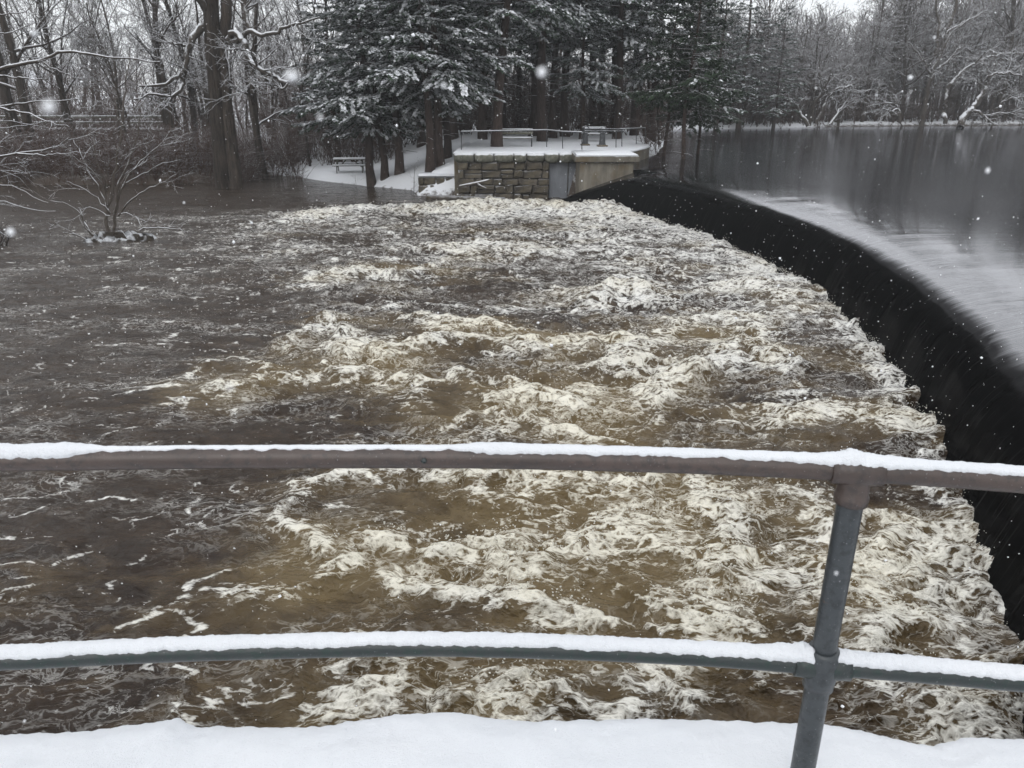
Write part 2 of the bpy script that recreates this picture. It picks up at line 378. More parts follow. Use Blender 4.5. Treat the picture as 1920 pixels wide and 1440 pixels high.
def ground_mat():
    b = MatB('snowy_ground'); p = b.pos()
    lit = b.attr('litter')
    n = b.noise(p, 1.6, 6, 0.7); n2 = b.noise(p, 7, 5, 0.7)
    f = b.math('ADD', lit, b.math('MULTIPLY', b.math('SUBTRACT', b.math('ADD', b.math('MULTIPLY', n, 0.6), b.math('MULTIPLY', n2, 0.4)), 0.5), 1.3))
    f = b.ramp(f, [(0.42, 0.0), (0.58, 1.0)])
    b.set('Base Color', b.mix(f, (0.66, 0.675, 0.70), b.mix(n2, (0.030, 0.022, 0.016), (0.075, 0.055, 0.04))))
    b.set('Roughness', 0.85); b.bump(b.math('ADD', n2, n), 0.5, 0.08); return b.m
M['ground'] = ground_mat()
def flake_mat():
    b = MatB('snowflake'); b.set('Base Color', (0.8, 0.81, 0.83, 1)); b.set('Roughness', 0.8); return b.m
M['flake'] = flake_mat()
def spray_mat():
    b = MatB('spray_droplets'); b.set('Base Color', (0.66, 0.64, 0.57, 1)); b.set('Roughness', 0.35); return b.m
M['spray'] = spray_mat()
# ------------------------------------------------------------------ large structure: ground, pond, weir water, river
DCX, DCY, DR = -22.5, 19.3, 30.0            # the arched weir in plan
POND_Z = 1.5
PIER_Y = 35.3                               # face of the far abutment that ends the weir
def seg_dist(X, Y, poly, closed=True):
    P = np.asarray(poly, float); Q = np.roll(P, -1, 0) if closed else P[1:]; P = P if closed else P[:-1]
    D = np.full(X.shape, 1e9)
    for (ax, ay), (bx, by) in zip(P, Q):
        dx, dy = bx - ax, by - ay
        t = np.clip(((X - ax) * dx + (Y - ay) * dy) / (dx * dx + dy * dy + 1e-12), 0, 1)
        D = np.minimum(D, np.hypot(X - ax - t * dx, Y - ay - t * dy))
    return D
def inside(X, Y, poly):
    P = np.asarray(poly, float); Q = np.roll(P, -1, 0); I = np.zeros(X.shape, bool)
    for (ax, ay), (bx, by) in zip(P, Q):
        c = ((ay > Y) != (by > Y)) & (X < (bx - ax) * (Y - ay) / (by - ay + 1e-12) + ax); I ^= c
    return I
RIV = [(-300, -80), (3, -80), (3, 1), (7.5, 19), (4, 35.5), (3, 37.8), (-4.6, 38.2), (-5.2, 40.6), (-8, 42.6), (-11, 45.2), (-13.8, 48.6),
       (-15.0, 48), (-15.8, 45.2), (-19, 43.6), (-28, 43), (-45, 42), (-90, 39), (-300, 36)]
PON = [(0, -80), (300, -80), (300, 103), (120, 99), (60, 95), (50, 94), (38, 91.5), (28, 86), (17.5, 83.5), (14, 70), (11, 56), (9.2, 48.5),
       (8.4, 45), (6.6, 41), (5.3, 36.4), (5.2, 35), (7.5, 19), (3, 1)]
def ground_h(X, Y):
    X = np.asarray(X, float); Y = np.asarray(Y, float)
    dr = seg_dist(X, Y, RIV) * np.where(inside(X, Y, RIV), -1, 1)
    dp = seg_dist(X, Y, PON) * np.where(inside(X, Y, PON), -1, 1)
    lowland = 0.42 + 0.9 * sst(2, 22, dr)
    high = 2.08 - 0.45 * sst(62, 78, Y)
    k = sst(-7.2, 0.2, X + 0.22 * np.maximum(0, Y - 40))
    base = lowland * (1 - k) + high * k
    back = np.hypot(X * 0.6, Y)
    base = base + 0.008 * np.maximum(0, back - 58) + 2.5 * sst(110, 230, back)
    base = base + 0.10 * fbm(X * 0.35, Y * 0.35, 5, 3) * sst(0.5, 4, dr)
    h = np.where(dr < 3, -0.25 + (base + 0.25) * sst(-0.35, 0.9, dr), base)
    h = np.where(dr < 0, np.maximum(-1.6, np.minimum(h, dr * 0.6)), h)
    hp = 1.38 + (np.maximum(base, 1.75 - .18 * sst(62, 78, Y)) - 1.38) * sst(-0.3, 1.6, dp)
    h = np.where((dp < 4) & (dr > 0), np.maximum(h, hp) if False else hp * (1 - sst(1.6, 4, dp)) + h * sst(1.6, 4, dp), h)
    h = np.where(dp < 0, np.maximum(0.0, 1.38 + dp * 0.6), h)
    rw = np.hypot(X - DCX, Y - DCY) - DR
    h = np.where((rw > -2) & (rw < 9) & (Y < 36) & (X > -6), -1.6, h)
    return h, dr, dp
def gz(x, y): return float(ground_h(np.array([x]), np.array([y]))[0][0])

gx = np.concatenate([np.linspace(-300, -45, 26), np.linspace(-44, 40, 190), np.linspace(41, 300, 60)])
gy = np.concatenate([np.linspace(-80, 33, 24), np.linspace(34, 70, 110), np.linspace(71, 130, 70), np.linspace(133, 330, 30)])
GX, GY = np.meshgrid(gx, gy)
GH, GDR, GDP = ground_h(GX.ravel(), GY.ravel())
GXr, GYr = GX.ravel(), GY.ravel()
lit = 0.10 + 0.55 * sst(3.0, -0.4, GDR) * sst(-14, -17, GXr) + 0.62 * sst(-13, -17, GXr) * sst(60, 47, GYr) \
      + 0.50 * sst(0.35, 0.0, GDR) + 0.30 * sst(1.2, 0.1, GDP) + 0.30 * sst(60, 72, GYr) * sst(20, 8, GXr) + 0.26 * sst(86, 92, GYr) * sst(14, 20, GXr)
ground = obj('ground', mesh_np('ground', np.stack([GXr, GYr, GH], 1), grid_faces(len(gy), len(gx)), M['ground'], attrs={'litter': lit}))
tag(ground, 'snow covered banks and woodland floor around the water', kind='structure')

# weir water: the glassy sheet that bends over the arched crest
prof_s = np.array([-0.40, -0.06, 0.06, 0.17, 0.28, 0.42, 0.61, 0.85, 1.2, 1.7, 2.4, 3.4, 5.0])
prof_z = np.array([-0.90, -0.20, 0.20, 0.56, 0.82, 1.02, 1.19, 1.315, 1.405, 1.455, 1.482, 1.495, 1.5])
ss = np.concatenate([np.linspace(-0.4, 0.6, 46), np.linspace(0.63, 2.4, 46), np.linspace(2.5, 5.0, 14)])
def pchip(xs, xk, yk):
    h = np.diff(xk); d = np.diff(yk) / h; m = np.zeros_like(yk)
    m[1:-1] = np.where(d[:-1] * d[1:] > 0, 2 * d[:-1] * d[1:] / (d[:-1] + d[1:] + 1e-12), 0); m[0] = d[0]; m[-1] = 0
    i = np.clip(np.searchsorted(xk, xs) - 1, 0, len(h) - 1); t = (xs - xk[i]) / h[i]
    return ((1 + 2 * t) * (1 - t) ** 2 * yk[i] + t * (1 - t) ** 2 * h[i] * m[i] + t * t * (3 - 2 * t) * yk[i + 1] + t * t * (t - 1) * h[i] * m[i + 1])
zz = pchip(ss, prof_s, prof_z)
ys = np.linspace(0.9, PIER_Y, 560)
S, YY = np.meshgrid(ss, ys); Z = np.repeat(zz[None], len(ys), 0)
arc = np.cumsum(np.hypot(np.diff(ss, prepend=ss[0]), np.diff(zz, prepend=zz[0])))
AR = np.repeat(arc[None], len(ys), 0)
steep = sst(3.2, 0.3, S)
bul = 0.030 * fbm(YY * 0.8, AR * 0.12, 31, 2) + 0.004 * fbm(YY * 4.5, AR * 0.3, 37, 3)
S2 = S + bul * steep * sst(-0.4, 0.1, S) * 1.2 + 0.07 * perlin(YY * 0.7, YY * 0 + 3.3, 41) * sst(0.9, 0.0, S)
Zb = Z + bul * steep * 0.55
wp = 0.85 * sst(PIER_Y - 2.2, PIER_Y, YY)                   # beside the abutment the sheet slides down more gently
S2 = S2 - 0.75 * wp * sst(1.4, 0.0, S)
Zb = Zb * (1 - wp) + wp * np.minimum(Zb, np.clip((S2 + 0.75) / 3.4, -0.3, 1) ** .8 * 1.5 * np.sign(S2 + 0.75 + 1e-6) if False else np.minimum(Zb, (S2 + 0.75) / 3.2 * 1.46))
XX = DCX + np.sqrt((DR + S2) ** 2 - (YY - DCY) ** 2) + 0.30 * sst(10, 4, YY) * sst(3.0, 0.5, S)
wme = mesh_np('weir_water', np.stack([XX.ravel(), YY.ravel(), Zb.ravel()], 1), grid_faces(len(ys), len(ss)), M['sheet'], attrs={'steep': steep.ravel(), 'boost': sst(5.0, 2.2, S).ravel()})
uvl = wme.uv_layers.new(name='flow'); vi = np.zeros(len(wme.loops), dtype=np.int32); wme.loops.foreach_get('vertex_index', vi)
uvl.data.foreach_set('uv', np.stack([YY.ravel()[vi], AR.ravel()[vi]], 1).astype(np.float32).ravel())
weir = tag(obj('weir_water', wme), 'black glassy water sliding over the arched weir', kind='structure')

# still pond upstream
pv = []; pf = []
xe = DCX + np.sqrt((DR + 5.0) ** 2 - (ys - DCY) ** 2)
cols = np.array([0, 0.02, 0.06, 0.15, 0.4, 1.0])
PX = xe[:, None] + (300 - xe[:, None]) * cols[None]; PY = np.repeat(ys[:, None], len(cols), 1)
V1 = np.stack([PX.ravel(), PY.ravel(), np.full(PX.size, POND_Z)], 1)
V2 = np.array([[4.9, PIER_Y, POND_Z], [300, PIER_Y, POND_Z], [300, 110, POND_Z], [4.9, 110, POND_Z],
               [2.0, -80, POND_Z], [300, -80, POND_Z], [300, 0.9, POND_Z], [xe[0], 0.9, POND_Z]])
F1 = grid_faces(len(ys), len(cols)); n1 = len(V1)
F2 = np.array([[n1, n1 + 1, n1 + 2, n1 + 3], [n1 + 4, n1 + 5, n1 + 6, n1 + 7]])
tag(obj('pond_water', mesh_np('pond_water', np.concatenate([V1, V2]), np.concatenate([F1, F2]), M['pond'])), 'still dark mill pond reflecting the far woods', kind='structure')

# river: brown rapids below the weir; foam ridges follow the photograph's rollers
RIDGES = [  # (points in photo pixels, crest height m, crest width m, foam strength, foam width m)
 ([(650, 884), (590, 902), (545, 935), (528, 968), (552, 990), (590, 1004), (640, 1030)], .20, .16, 1.15, .17),
 ([(640, 1030), (700, 1018), (760, 1018), (830, 1036), (872, 1048), (900, 1034), (950, 1030), (1000, 1058), (1060, 1040), (1120, 1030)], .24, .15, 1.1, .17),
 ([(640, 1046), (720, 1066), (800, 1094), (870, 1108), (960, 1138), (1040, 1172), (1110, 1165)], .16, .14, 1.2, .16),
 ([(640, 1048), (600, 1066), (552, 1086)], .10, .12, .9, .10),
 ([(650, 884), (760, 878), (880, 888), (960, 904), (1050, 926), (1130, 900), (1210, 905)], .14, .18, .85, .16),
 ([(880, 925), (960, 935), (1050, 925), (1120, 945)], .06, .15, .7, .12),
 ([(1200, 960), (1120, 985), (1060, 1010), (1020, 1035)], .12, .15, .85, .13),
 ([(1340, 930), (1352, 965), (1392, 1002), (1345, 1078), (1330, 1120), (1350, 1165)], .18, .2, 1.05, .22),
 ([(1330, 1085), (1390, 1090), (1450, 1085), (1530, 1100), (1600, 1090)], .12, .2, .9, .2),
 ([(1110, 1050), (1180, 1020), (1240, 1020), (1300, 1045)], .1, .15, .8, .13),
 ([(1150, 1170), (1220, 1140), (1300, 1160), (1340, 1185)], .1, .18, .8, .15),
 ([(420, 725), (480, 716), (560, 706), (640, 698), (720, 700), (800, 709), (870, 706), (950, 716), (1040, 742)], .22, .2, 1.0, .18),
 ([(560, 645), (595, 618), (625, 604), (650, 628), (672, 648), (712, 664)], .30, .28, 1.15, .24),
 ([(600, 655), (660, 668), (720, 668), (780, 656), (860, 640), (950, 645), (1040, 656), (1110, 640)], .25, .22, 1.0, .22),
 ([(1120, 572), (1150, 546), (1180, 538), (1212, 552), (1250, 576)], .28, .25, 1.1, .18),
 ([(1085, 655), (1130, 634), (1185, 640), (1200, 665), (1170, 692)], .25, .28, 1.1, .22),
 ([(795, 765), (775, 742), (790, 720), (850, 712), (920, 722), (985, 735), (1030, 745)], .16, .16, .85, .14),
 ([(950, 755), (990, 738), (1030, 745), (1060, 765)], .18, .25, 1.05, .28),
 ([(850, 800), (900, 780), (960, 782), (1040, 800), (1080, 812)], .14, .2, .8, .15),
 ([(1215, 745), (1240, 725), (1250, 705)], .2, .22, 1.2, .22),
 ([(1300, 700), (1350, 690), (1400, 658), (1440, 668), (1470, 700)], .28, .22, 1.05, .16),
 ([(345, 705), (390, 683), (450, 674), (495, 690), (500, 705)], .14, .16, .8, .08),
 ([(330, 736), (380, 730), (420, 738)], .05, .12, .7, .06),
 ([(770, 600), (840, 605), (900, 612), (980, 628)], .2, .2, .9, .16),
 ([(640, 520), (700, 510), (745, 518), (790, 505)], .22, .22, .9, .22),
 ([(840, 470), (920, 465), (1010, 475)], .22, .3, .8, .3),
 ([(560, 412), (640, 400), (760, 392), (860, 388), (950, 384), (1010, 380)], .28, .5, .8, .5),
 ([(880, 398), (960, 386), (1030, 388), (1090, 392), (1140, 398)], .45, .6, 1.2, .9),
 ([(300, 1140), (360, 1120), (430, 1105), (480, 1090), (520, 1078)], .1, .14, .8, .12),
 ([(0, 1110), (40, 1095), (80, 1085)], .06, .12, .8, .08),
 ([(350, 1320), (400, 1290), (470, 1275), (520, 1290)], .07, .12, .7, .1),
 ([(600, 1330), (640, 1295), (690, 1270), (740, 1285), (800, 1300)], .1, .14, .85, .14),
 ([(940, 1330), (950, 1280), (1000, 1275), (1040, 1300)], .08, .12, .85, .1),
 ([(1200, 1310), (1240, 1280), (1300, 1300)], .08, .14, .9, .15),
 ([(1620, 1190), (1660, 1260), (1740, 1280), (1790, 1320), (1770, 1380)], .1, .18, 1.0, .16),
 ([(1480, 930), (1540, 950), (1560, 990), (1640, 1000), (1700, 985)], .12, .2, 1.05, .2),
 ([(1640, 1060), (1720, 1050), (1800, 1060), (1850, 1010)], .1, .2, .95, .18),
 ([(1380, 540), (1420, 530), (1480, 560)], .12, .25, .7, .2),
 ([(1290, 610), (1360, 600), (1420, 612)], .14, .22, .8, .16),
 ([(1480, 780), (1560, 770), (1640, 790), (1700, 800)], .1, .2, .8, .16),
]
rows_px = np.linspace(316, 1490, 610)
rY = np.array([onz(960, p, 0.0)[1] for p in rows_px])
rY = np.concatenate([[62, 58], rY, [2.8, 1.8, 0.5, -3, -20, -60]])[::-1].copy()
ru = np.concatenate([[-8, -4, -2.2, -1.4, -1.1, -0.98], np.linspace(-0.90, 0.86, 920)])
RX = ru[None, :] * (np.maximum(rY, 2)[:, None] * 0.94 + 1.5); RY = np.repeat(rY[:, None], len(ru), 1)
def river_fields(X, Y):
    r = np.hypot(X - DCX, Y - DCY); d = DR - r
    u = X / (np.maximum(Y, 1) + 1.0)
    lf = fbm(X * 0.16, Y * 0.16, 3, 3)
    T = sst(-0.44, -0.14, u + 0.14 * lf)
    farc = sst(-1.0, 3.0, (36.8 - 0.30 * np.maximum(0, -X - 2)) - Y + 1.6 * fbm(X * 0.3, Y * 0.3, 8, 2))
    T = T * farc
    Lq = sst(26, 34, Y) * (1 - farc)
    act = (0.32 + 0.68 * T) * (0.25 + 0.75 * farc)
    wx = X + 0.55 * fbm(X * 0.6, Y * 0.7, 11, 3); wy = Y + 0.40 * fbm(X * 0.6, Y * 0.7, 12, 3)
    n1 = perlin(wx * 0.26, wy * 0.50, 20)
    R2 = 1 - 2.2 * np.abs(perlin(wx * 0.32, wy * 0.90, 21))
    R3 = 1 - 2.2 * np.abs(perlin(wx * 0.75, wy * 1.9, 22))
    R4 = 1 - 2.2 * np.abs(perlin(wx * 1.7 + 0.3 * wy, wy * 4.0, 23))
    R5 = 1 - 2.2 * np.abs(perlin(wx * 4.2, wy * 8.5 + X, 24))
    h = act * (0.13 * n1 + 0.10 * R2 + 0.065 * R3 + 0.042 * R4 + 0.018 * R5)
    dens = 0.20 + 0.34 * T + 0.30 * T * sst(9, 1.5, d) + 0.18 * T * sst(24, 31, Y)
    dens = dens * (0.75 + 0.5 * fbm(X * 0.22, Y * 0.34, 50, 3)) * (0.10 + 0.90 * farc)
    crest = sst(0.45, 0.95, R2); c3 = sst(0.35, 0.95, R3); c4 = sst(0.30, 0.95, R4); c5 = sst(0.4, 0.9, R5)
    pat = 0.5 + 0.5 * np.clip(fbm(X * 0.45, Y * 0.8, 60, 3) * 1.5, -1, 1)
    # thin torn streaks drifting down river on the calmer side
    ang = 0.22; sx = X * math.cos(ang) + Y * math.sin(ang); sy = -X * math.sin(ang) + Y * math.cos(ang)
    sw = sx + 0.5 * fbm(X * 0.8, Y * 0.8, 70, 2)
    L1 = sst(0.88, 0.99, 1 - np.abs(perlin(sw * 0.55, sy * 1.6 + 0.35 * fbm(X, Y, 71, 3), 72)) * 1.4)
    L2 = sst(0.80, 0.98, 1 - np.abs(perlin(sw * 1.6, sy * 3.6 + 0.4 * fbm(X * 2, Y * 2, 73, 3), 74)) * 1.4)
    streak = (0.70 * L1 * sst(0.35, 0.75, pat) + 0.55 * L2 * sst(0.4, 0.8, 1 - pat)) * (0.12 + 0.88 * sst(40, 33, Y + 0.3 * np.maximum(0, -X - 2)))
    foam = 0.10 + 0.02 * T + 0.17 * T * sst(9, 0.8, d) + 0.20 * sst(-0.62, -0.25, u) * sst(12, 24, Y) + 0.16 * T * np.clip(fbm(X * 0.22, Y * 0.40, 50, 3), -1, 1)
    foam = foam + T * (0.20 * crest * pat + 0.20 * c3 * (.3 + pat) + 0.16 * c4 * (.4 + .8 * pat) + .06 * c5) + (1 - 0.8 * T) * streak * (0.80 + 0.35 * np.clip(fbm(X * 5, Y * 7, 95, 2), -1, 1))
    foam = foam + 0.38 * np.exp(-(np.maximum(d, 0) / (0.40 + .012 * Y)) ** 2) * (0.8 + fbm(X * 1.5, Y * 1.5, 80, 2)) * (Y > 3)
    foam = foam + sst(-0.75, -0.3, u) * (0.10 * c3 * pat + 0.14 * c4 * (.3 + pat) + .06 * c5) * (1 - .6 * T)
    foam = foam - 0.06 * T * sst(14, 8, Y)
    foam = np.maximum(foam, 0.02) * (0.15 + 0.85 * farc)
    tan = T * (0.05 + 0.45 * np.clip(fbm(X * 0.3, Y * 0.45, 90, 3) + 0.15, -0.3, 1)) + 0.12 * T * crest + 0.12 * T * sst(20, 8, Y)
    hr = np.zeros_like(h); fr = np.zeros_like(h)
    for pts, rh, rw, fs, fw in RIDGES:
        W = [onz(a, b, 0.1) for a, b in pts]; W = [(p.x, p.y) for p in W]
        x0 = min(p[0] for p in W) - 2; x1 = max(p[0] for p in W) + 2; y0 = min(p[1] for p in W) - 2.5; y1 = max(p[1] for p in W) + 2.5
        mk = (X > x0) & (X < x1) & (Y > y0) & (Y < y1)
        if not mk.any(): continue
        x = X[mk]; y = Y[mk]
        xj = x + 0.16 * fbm(x * 1.5, y * 1.5, 101, 3) + 0.05 * fbm(x * 6, y * 6, 103, 2); yj = y + 0.16 * fbm(x * 1.5, y * 1.5, 102, 3) + 0.05 * fbm(x * 6, y * 6, 104, 2)
        sc = 1 + 0.035 * np.clip(y - 8, 0, 30)
        D = seg_dist(xj, yj, W, False)
        lump = 0.75 + 0.6 * fbm(x * 1.7, y * 1.7, 105, 2)
        hr[mk] = np.maximum(hr[mk], 0.75 * rh * np.exp(-(D / (rw * 1.4 * sc)) ** 2) * lump)
        tear = 0.80 + 0.55 * fbm(x * 3.2, y * 4.2, 106, 3)
        fr[mk] = np.maximum(fr[mk], fs * (np.exp(-(D / (fw * sc)) ** 2) * tear * 0.62 + 0.10 * np.exp(-(D / (fw * 3.0 * sc)) ** 2) * tear))
        tan[mk] += 0.28 * np.exp(-(D / (0.75 * sc)) ** 2)
    h += hr; foam = foam + fr
    h += 0.10 * np.exp(-(np.maximum(d, 0) / 0.4) ** 2) * fbm(X * 1.8, Y * 1.8, 81, 2) * (Y > 3)
    h = h * sst(70, 55, Y) * sst(-0.5, 1.5, Y)
    return h, np.clip(foam, 0, 0.84), np.clip(tan, 0, 1), d, T
RH, RF, RT, RD, RTurb = river_fields(RX.ravel(), RY.ravel())
# choppy: pull crests sideways a little so that they lean
RXr = RX.ravel() - 0.25 * RH; RYr = RY.ravel() - 0.12 * RH
keep = (RD > -0.95) & (RX.ravel() > -210)
keep |= (RX.ravel() < 0) & (RX.ravel() > -300)
rme = mesh_np('river_water', np.stack([RXr, RYr, RH], 1), grid_faces(*RX.shape, keep=keep), M['river'], attrs={'foam': RF, 'tan': RT})
tag(obj('river_water', rme), 'churning brown river rapids with torn white foam below the weir', kind='structure')

# bridge deck under the camera, with its snow
edge_px = [(-400, 1392), (0, 1375), (130, 1370), (250, 1355), (320, 1344), (352, 1360), (500, 1362), (590, 1360), (680, 1346), (760, 1335), (850, 1331), (920, 1344),
           (1000, 1350), (1200, 1345), (1480, 1352), (1550, 1355), (1640, 1370), (1720, 1390), (1770, 1397), (1830, 1380), (1920, 1385), (2300, 1400)]
DECK_Z = CAMZ - 1.65
ew = np.array([tuple(onz(a, b, DECK_Z))[:2] for a, b in edge_px])
dx = np.concatenate([np.linspace(-9, -1.7, 40), np.linspace(-1.68, 1.75, 520), np.linspace(1.8, 9, 40)])
ey = np.interp(dx, ew[:, 0], ew[:, 1]) + 0.006 * fbm(dx * 22, dx * 0, 7, 4) + 0.05
tt = np.concatenate([np.linspace(-0.17, 0, 8), 1 - np.cos(np.linspace(0.05, 1.57, 14)), [1.1, 1.35, 1.8, 2.6, 4.5, 9, 30]])
dvv = []
for t in tt:
    if t <= 0: y = ey - 0.012 + 0.0 * dx; z = DECK_Z - 0.075 + t * 0.9 + 0.0 * dx
    else:
        a = min(t, 1.0); y = ey - 0.15 * t if t <= 1 else ey * (1 - min(1, (t - 1) / 2)) + (1.6) * min(1, (t - 1) / 2) - 0.15 * t
        z = DECK_Z - 0.075 + 0.08 * math.sqrt(max(0, 1 - (1 - a) ** 2)) + 0.018 * fbm(dx * 3, dx * 0 + t, 9, 4) * a + 0.0018 * fbm(dx * 60, dx * 0 + t * 30, 10, 2)
    dvv.append(np.stack([dx, y, z], 1))
deck = Geo(); deck.box((0, -4.36, DECK_Z - 0.30), (40, 12.0, 0.28)).box((0, -4.6, 0.45), (40, 12.2, 4.2))
deck_o = tag(deck.build('bridge_deck', M['concrete']), 'concrete bridge deck carrying the pipe railing', kind='structure')
obj('snow_cover', mesh_np('snow_cover', np.concatenate(dvv), grid_faces(len(tt), len(dx)), M['snow']), deck_o)
# ------------------------------------------------------------------ the pipe railing at the camera
def smooth_path(W, n):
    W = np.asarray([tuple(w) for w in W], float); d = np.concatenate([[0], np.cumsum(np.linalg.norm(np.diff(W, axis=0), axis=1))])
    t = np.linspace(0, d[-1], n)
    return np.stack([pchip(t, d, W[:, i]) if len(W) > 2 else np.interp(t, d, W[:, i]) for i in range(3)], 1)
def snow_cap(path, rad, thick, seed, half=62, nc=13):
    n = len(path); arcl = np.concatenate([[0], np.cumsum(np.linalg.norm(np.diff(path, axis=0), axis=1))])
    T = np.gradient(path, axis=0); T /= np.linalg.norm(T, axis=1, keepdims=True)
    up = np.array([0, 0, 1.0]); A = np.cross(T, up); A /= np.linalg.norm(A, axis=1, keepdims=True); B = np.cross(A, T)
    th = np.broadcast_to(np.asarray(thick, float), (n,)) * (1 + 0.22 * fbm(arcl * 9, arcl * 0, seed, 4))
    half = half * np.interp(np.asarray(thick, float) + 0 * arcl, [.0025, .010], [.42, 1.0]); hl = np.radians(half + 11 * fbm(arcl * 6, arcl * 0, seed + 1, 3) + 9 * fbm(arcl * 38, arcl * 0, seed + 5, 4)); hr = np.radians(half + 11 * fbm(arcl * 6, arcl * 0 + 5, seed + 2, 3) + 9 * fbm(arcl * 38, arcl * 0 + 9, seed + 6, 4))
    V = np.zeros((n, nc, 3))
    for j in range(nc):
        w = -1 + 2 * j / (nc - 1)
        a = np.where(w < 0, w * hl, w * hr)
        tk = th * (1 - abs(w) ** 2.6) * (1 + 0.22 * fbm(arcl * 38, arcl * 0 + w * 2.2, seed + 3, 3) + .12 * fbm(arcl * 120, arcl * 0 + w * 6, seed + 4, 2)) + 0.0012 - 0.003 * (abs(w) > 0.99)
        rr = rad + tk
        V[:, j] = path + (np.sin(a) * rr * (1 + 0.10 * (1 - abs(w))))[:, None] * A + (np.cos(a) * rr)[:, None] * B
    return mesh_np('snow_cap', V.reshape(-1, 3), grid_faces(n, nc), M['snow'])
ZT, ZL = CAMZ - 0.726, CAMZ - 1.232
RP = 0.0245
top_px = [(0, 863), (480, 857.5), (800, 857), (1280, 866.5), (1605, 882)]; top_px2 = [(1605, 882), (1760, 891), (1920, 903)]
low_px = [(0, 1237), (400, 1219), (800, 1211), (1000, 1215), (1300, 1228), (1540, 1246)]; low_px2 = [(1540, 1246), (1700, 1258), (1920, 1277)]
def run_on(W, left, right):      # carry the pipe on beyond the frame
    if left: d = (W[0] - W[1]).normalized(); W = [W[0] + d * left, W[0] + d * left * .5] + W
    if right: d = (W[-1] - W[-2]).normalized(); W = W + [W[-1] + d * right * .5, W[-1] + d * right]
    return W
rail_t = smooth_path(run_on([onz(*p, ZT) for p in top_px], 3.0, 0), 2400); rail_t2 = smooth_path(run_on([onz(*p, ZT) for p in top_px2], 0, 3.4), 2000)
rail_l = smooth_path(run_on([onz(*p, ZL) for p in low_px], 3.0, 0), 2400); rail_l2 = smooth_path(run_on([onz(*p, ZL) for p in low_px2], 0, 3.4), 2000)
jt = Vector(rail_t[-1]); jl = Vector(rail_l[-1])
foot = jl + (jl - jt) * ((DECK_Z - 0.05 - ZL) / (ZL - ZT))
railing = tag(empty('pipe_railing', (foot.x, foot.y, DECK_Z)), 'snow topped two rail pipe railing along the bridge edge', 'railing')
RO = Vector((foot.x, foot.y, DECK_Z))
def rel(P): return np.asarray([np.asarray(tuple(p)) - np.asarray(tuple(RO)) for p in P])
def station(path, px):       # index on a path of a photo column
    want = (px - 960) / FPX
    dep = path[:, 1] * _c - (path[:, 2] - CAMZ) * _s
    return (path[:, 0] / dep) * FPX + 960
for path, mat, lab, th, sd in ((rail_t, 'pipe_top', 'brown upper rail', None, 1), (rail_t2, 'pipe_top', 'brown upper rail', None, 2), (rail_l, 'pipe_low', 'dark green lower rail', None, 3), (rail_l2, 'pipe_low', 'dark green lower rail', None, 4)):
    g = Geo(); g.tube(rel(np.concatenate([path[:-8:16], path[-1:]])), RP, 20)
    ro = g.build('rail', M[mat], railing, True); ro['label'] = lab
    px = station(path, 0)
    if sd == 1:
        thick = np.interp(px, [-900, 130, 200, 260, 480, 850, 905, 1000, 1300, 1520, 1580, 1605], [.012, .011, .0035, .002, .002, .0025, .0078, .007, .0055, .007, .015, .016])
        half = 58
    elif sd == 2: thick = np.interp(px, [1605, 1640, 1690, 1760, 2700], [.016, .012, .0068, .0062, .007]); half = 60
    elif sd == 3: thick = np.interp(px, [-900, 1300, 1440, 1500, 1516, 1540], [.010, .0095, .012, .022, .024, .002]); half = 54
    else: thick = np.interp(px, [1540, 1562, 1580, 1640, 2700], [.002, .019, .015, .011, .011]); half = 54
    sc = obj('snow_cap', snow_cap(rel(path), RP, thick, sd * 10, half), ro)
g = Geo(); pp = smooth_path([foot, jl], 6); g.tube(rel([foot, foot + (jl - foot) * 0.5, jl]), 0.0285, 22)
g.tube(rel([jl, jl + (jt - jl) * 0.5, jt]), 0.0268, 22); g.build('post', M['pipe_post'], railing, True)
for pa in (rail_t[np.argmin(abs(rail_t[:, 0] + 1.95))], rail_t2[np.argmin(abs(rail_t2[:, 0] - 3.1))]):       # the next posts, beyond the frame
    g = Geo(); g.tube(rel([(pa[0], pa[1], DECK_Z - .05), (pa[0], pa[1], ZL), tuple(pa)]), 0.028, 18); g.build('post', M['pipe_post'], railing, True)
axis = (jt - foot).normalized()
def sleeve(name, prof, c, ax, mat):          # lathe along ax
    ax = Vector(ax).normalized(); g = Geo(); g.tube(rel([Vector(c) + ax * a for a, _ in prof]), [r for _, r in prof], 24, True); return g.build(name, mat, railing, True)
tdir = Vector(rail_t[-1] - rail_t[-30]).normalized(); ldir = Vector(rail_l[-1] - rail_l[-30]).normalized(); tdir2 = Vector(rail_t2[30] - rail_t2[0]).normalized(); ldir2 = Vector(rail_l2[30] - rail_l2[0]).normalized()
ft = sleeve('tee_fitting', [(-.052, .0255), (-.0515, .0305), (-.030, .031), (-.026, .0315), (-.018, .0335), (0, .0345), (.018, .0335), (.026, .0315), (.03, .031), (.0515, .0305), (.052, .0255)], jt, tdir, M['pipe_top'])
s1 = sleeve('collar', [(-.075, .0275), (-.0745, .0345), (-.058, .0352), (-.054, .0325), (-.02, .0315), (0, .03)], jt, axis, M['pipe_top'])
s2 = sleeve('cross_fitting', [(-.062, .0295), (-.0615, .0345), (-.045, .0355), (-.03, .038), (0, .0395), (.022, .037), (.036, .0345), (.046, .034), (.0465, .0275)], jl, axis, M['pipe_post'])
s3 = sleeve('collar', [(-.062, .0255), (-.0615, .0315), (-.04, .0325), (-.02, .034), (0, .034), (.02, .034), (.04, .0325), (.0615, .0315), (.062, .0255)], jl, ldir, M['pipe_low'])
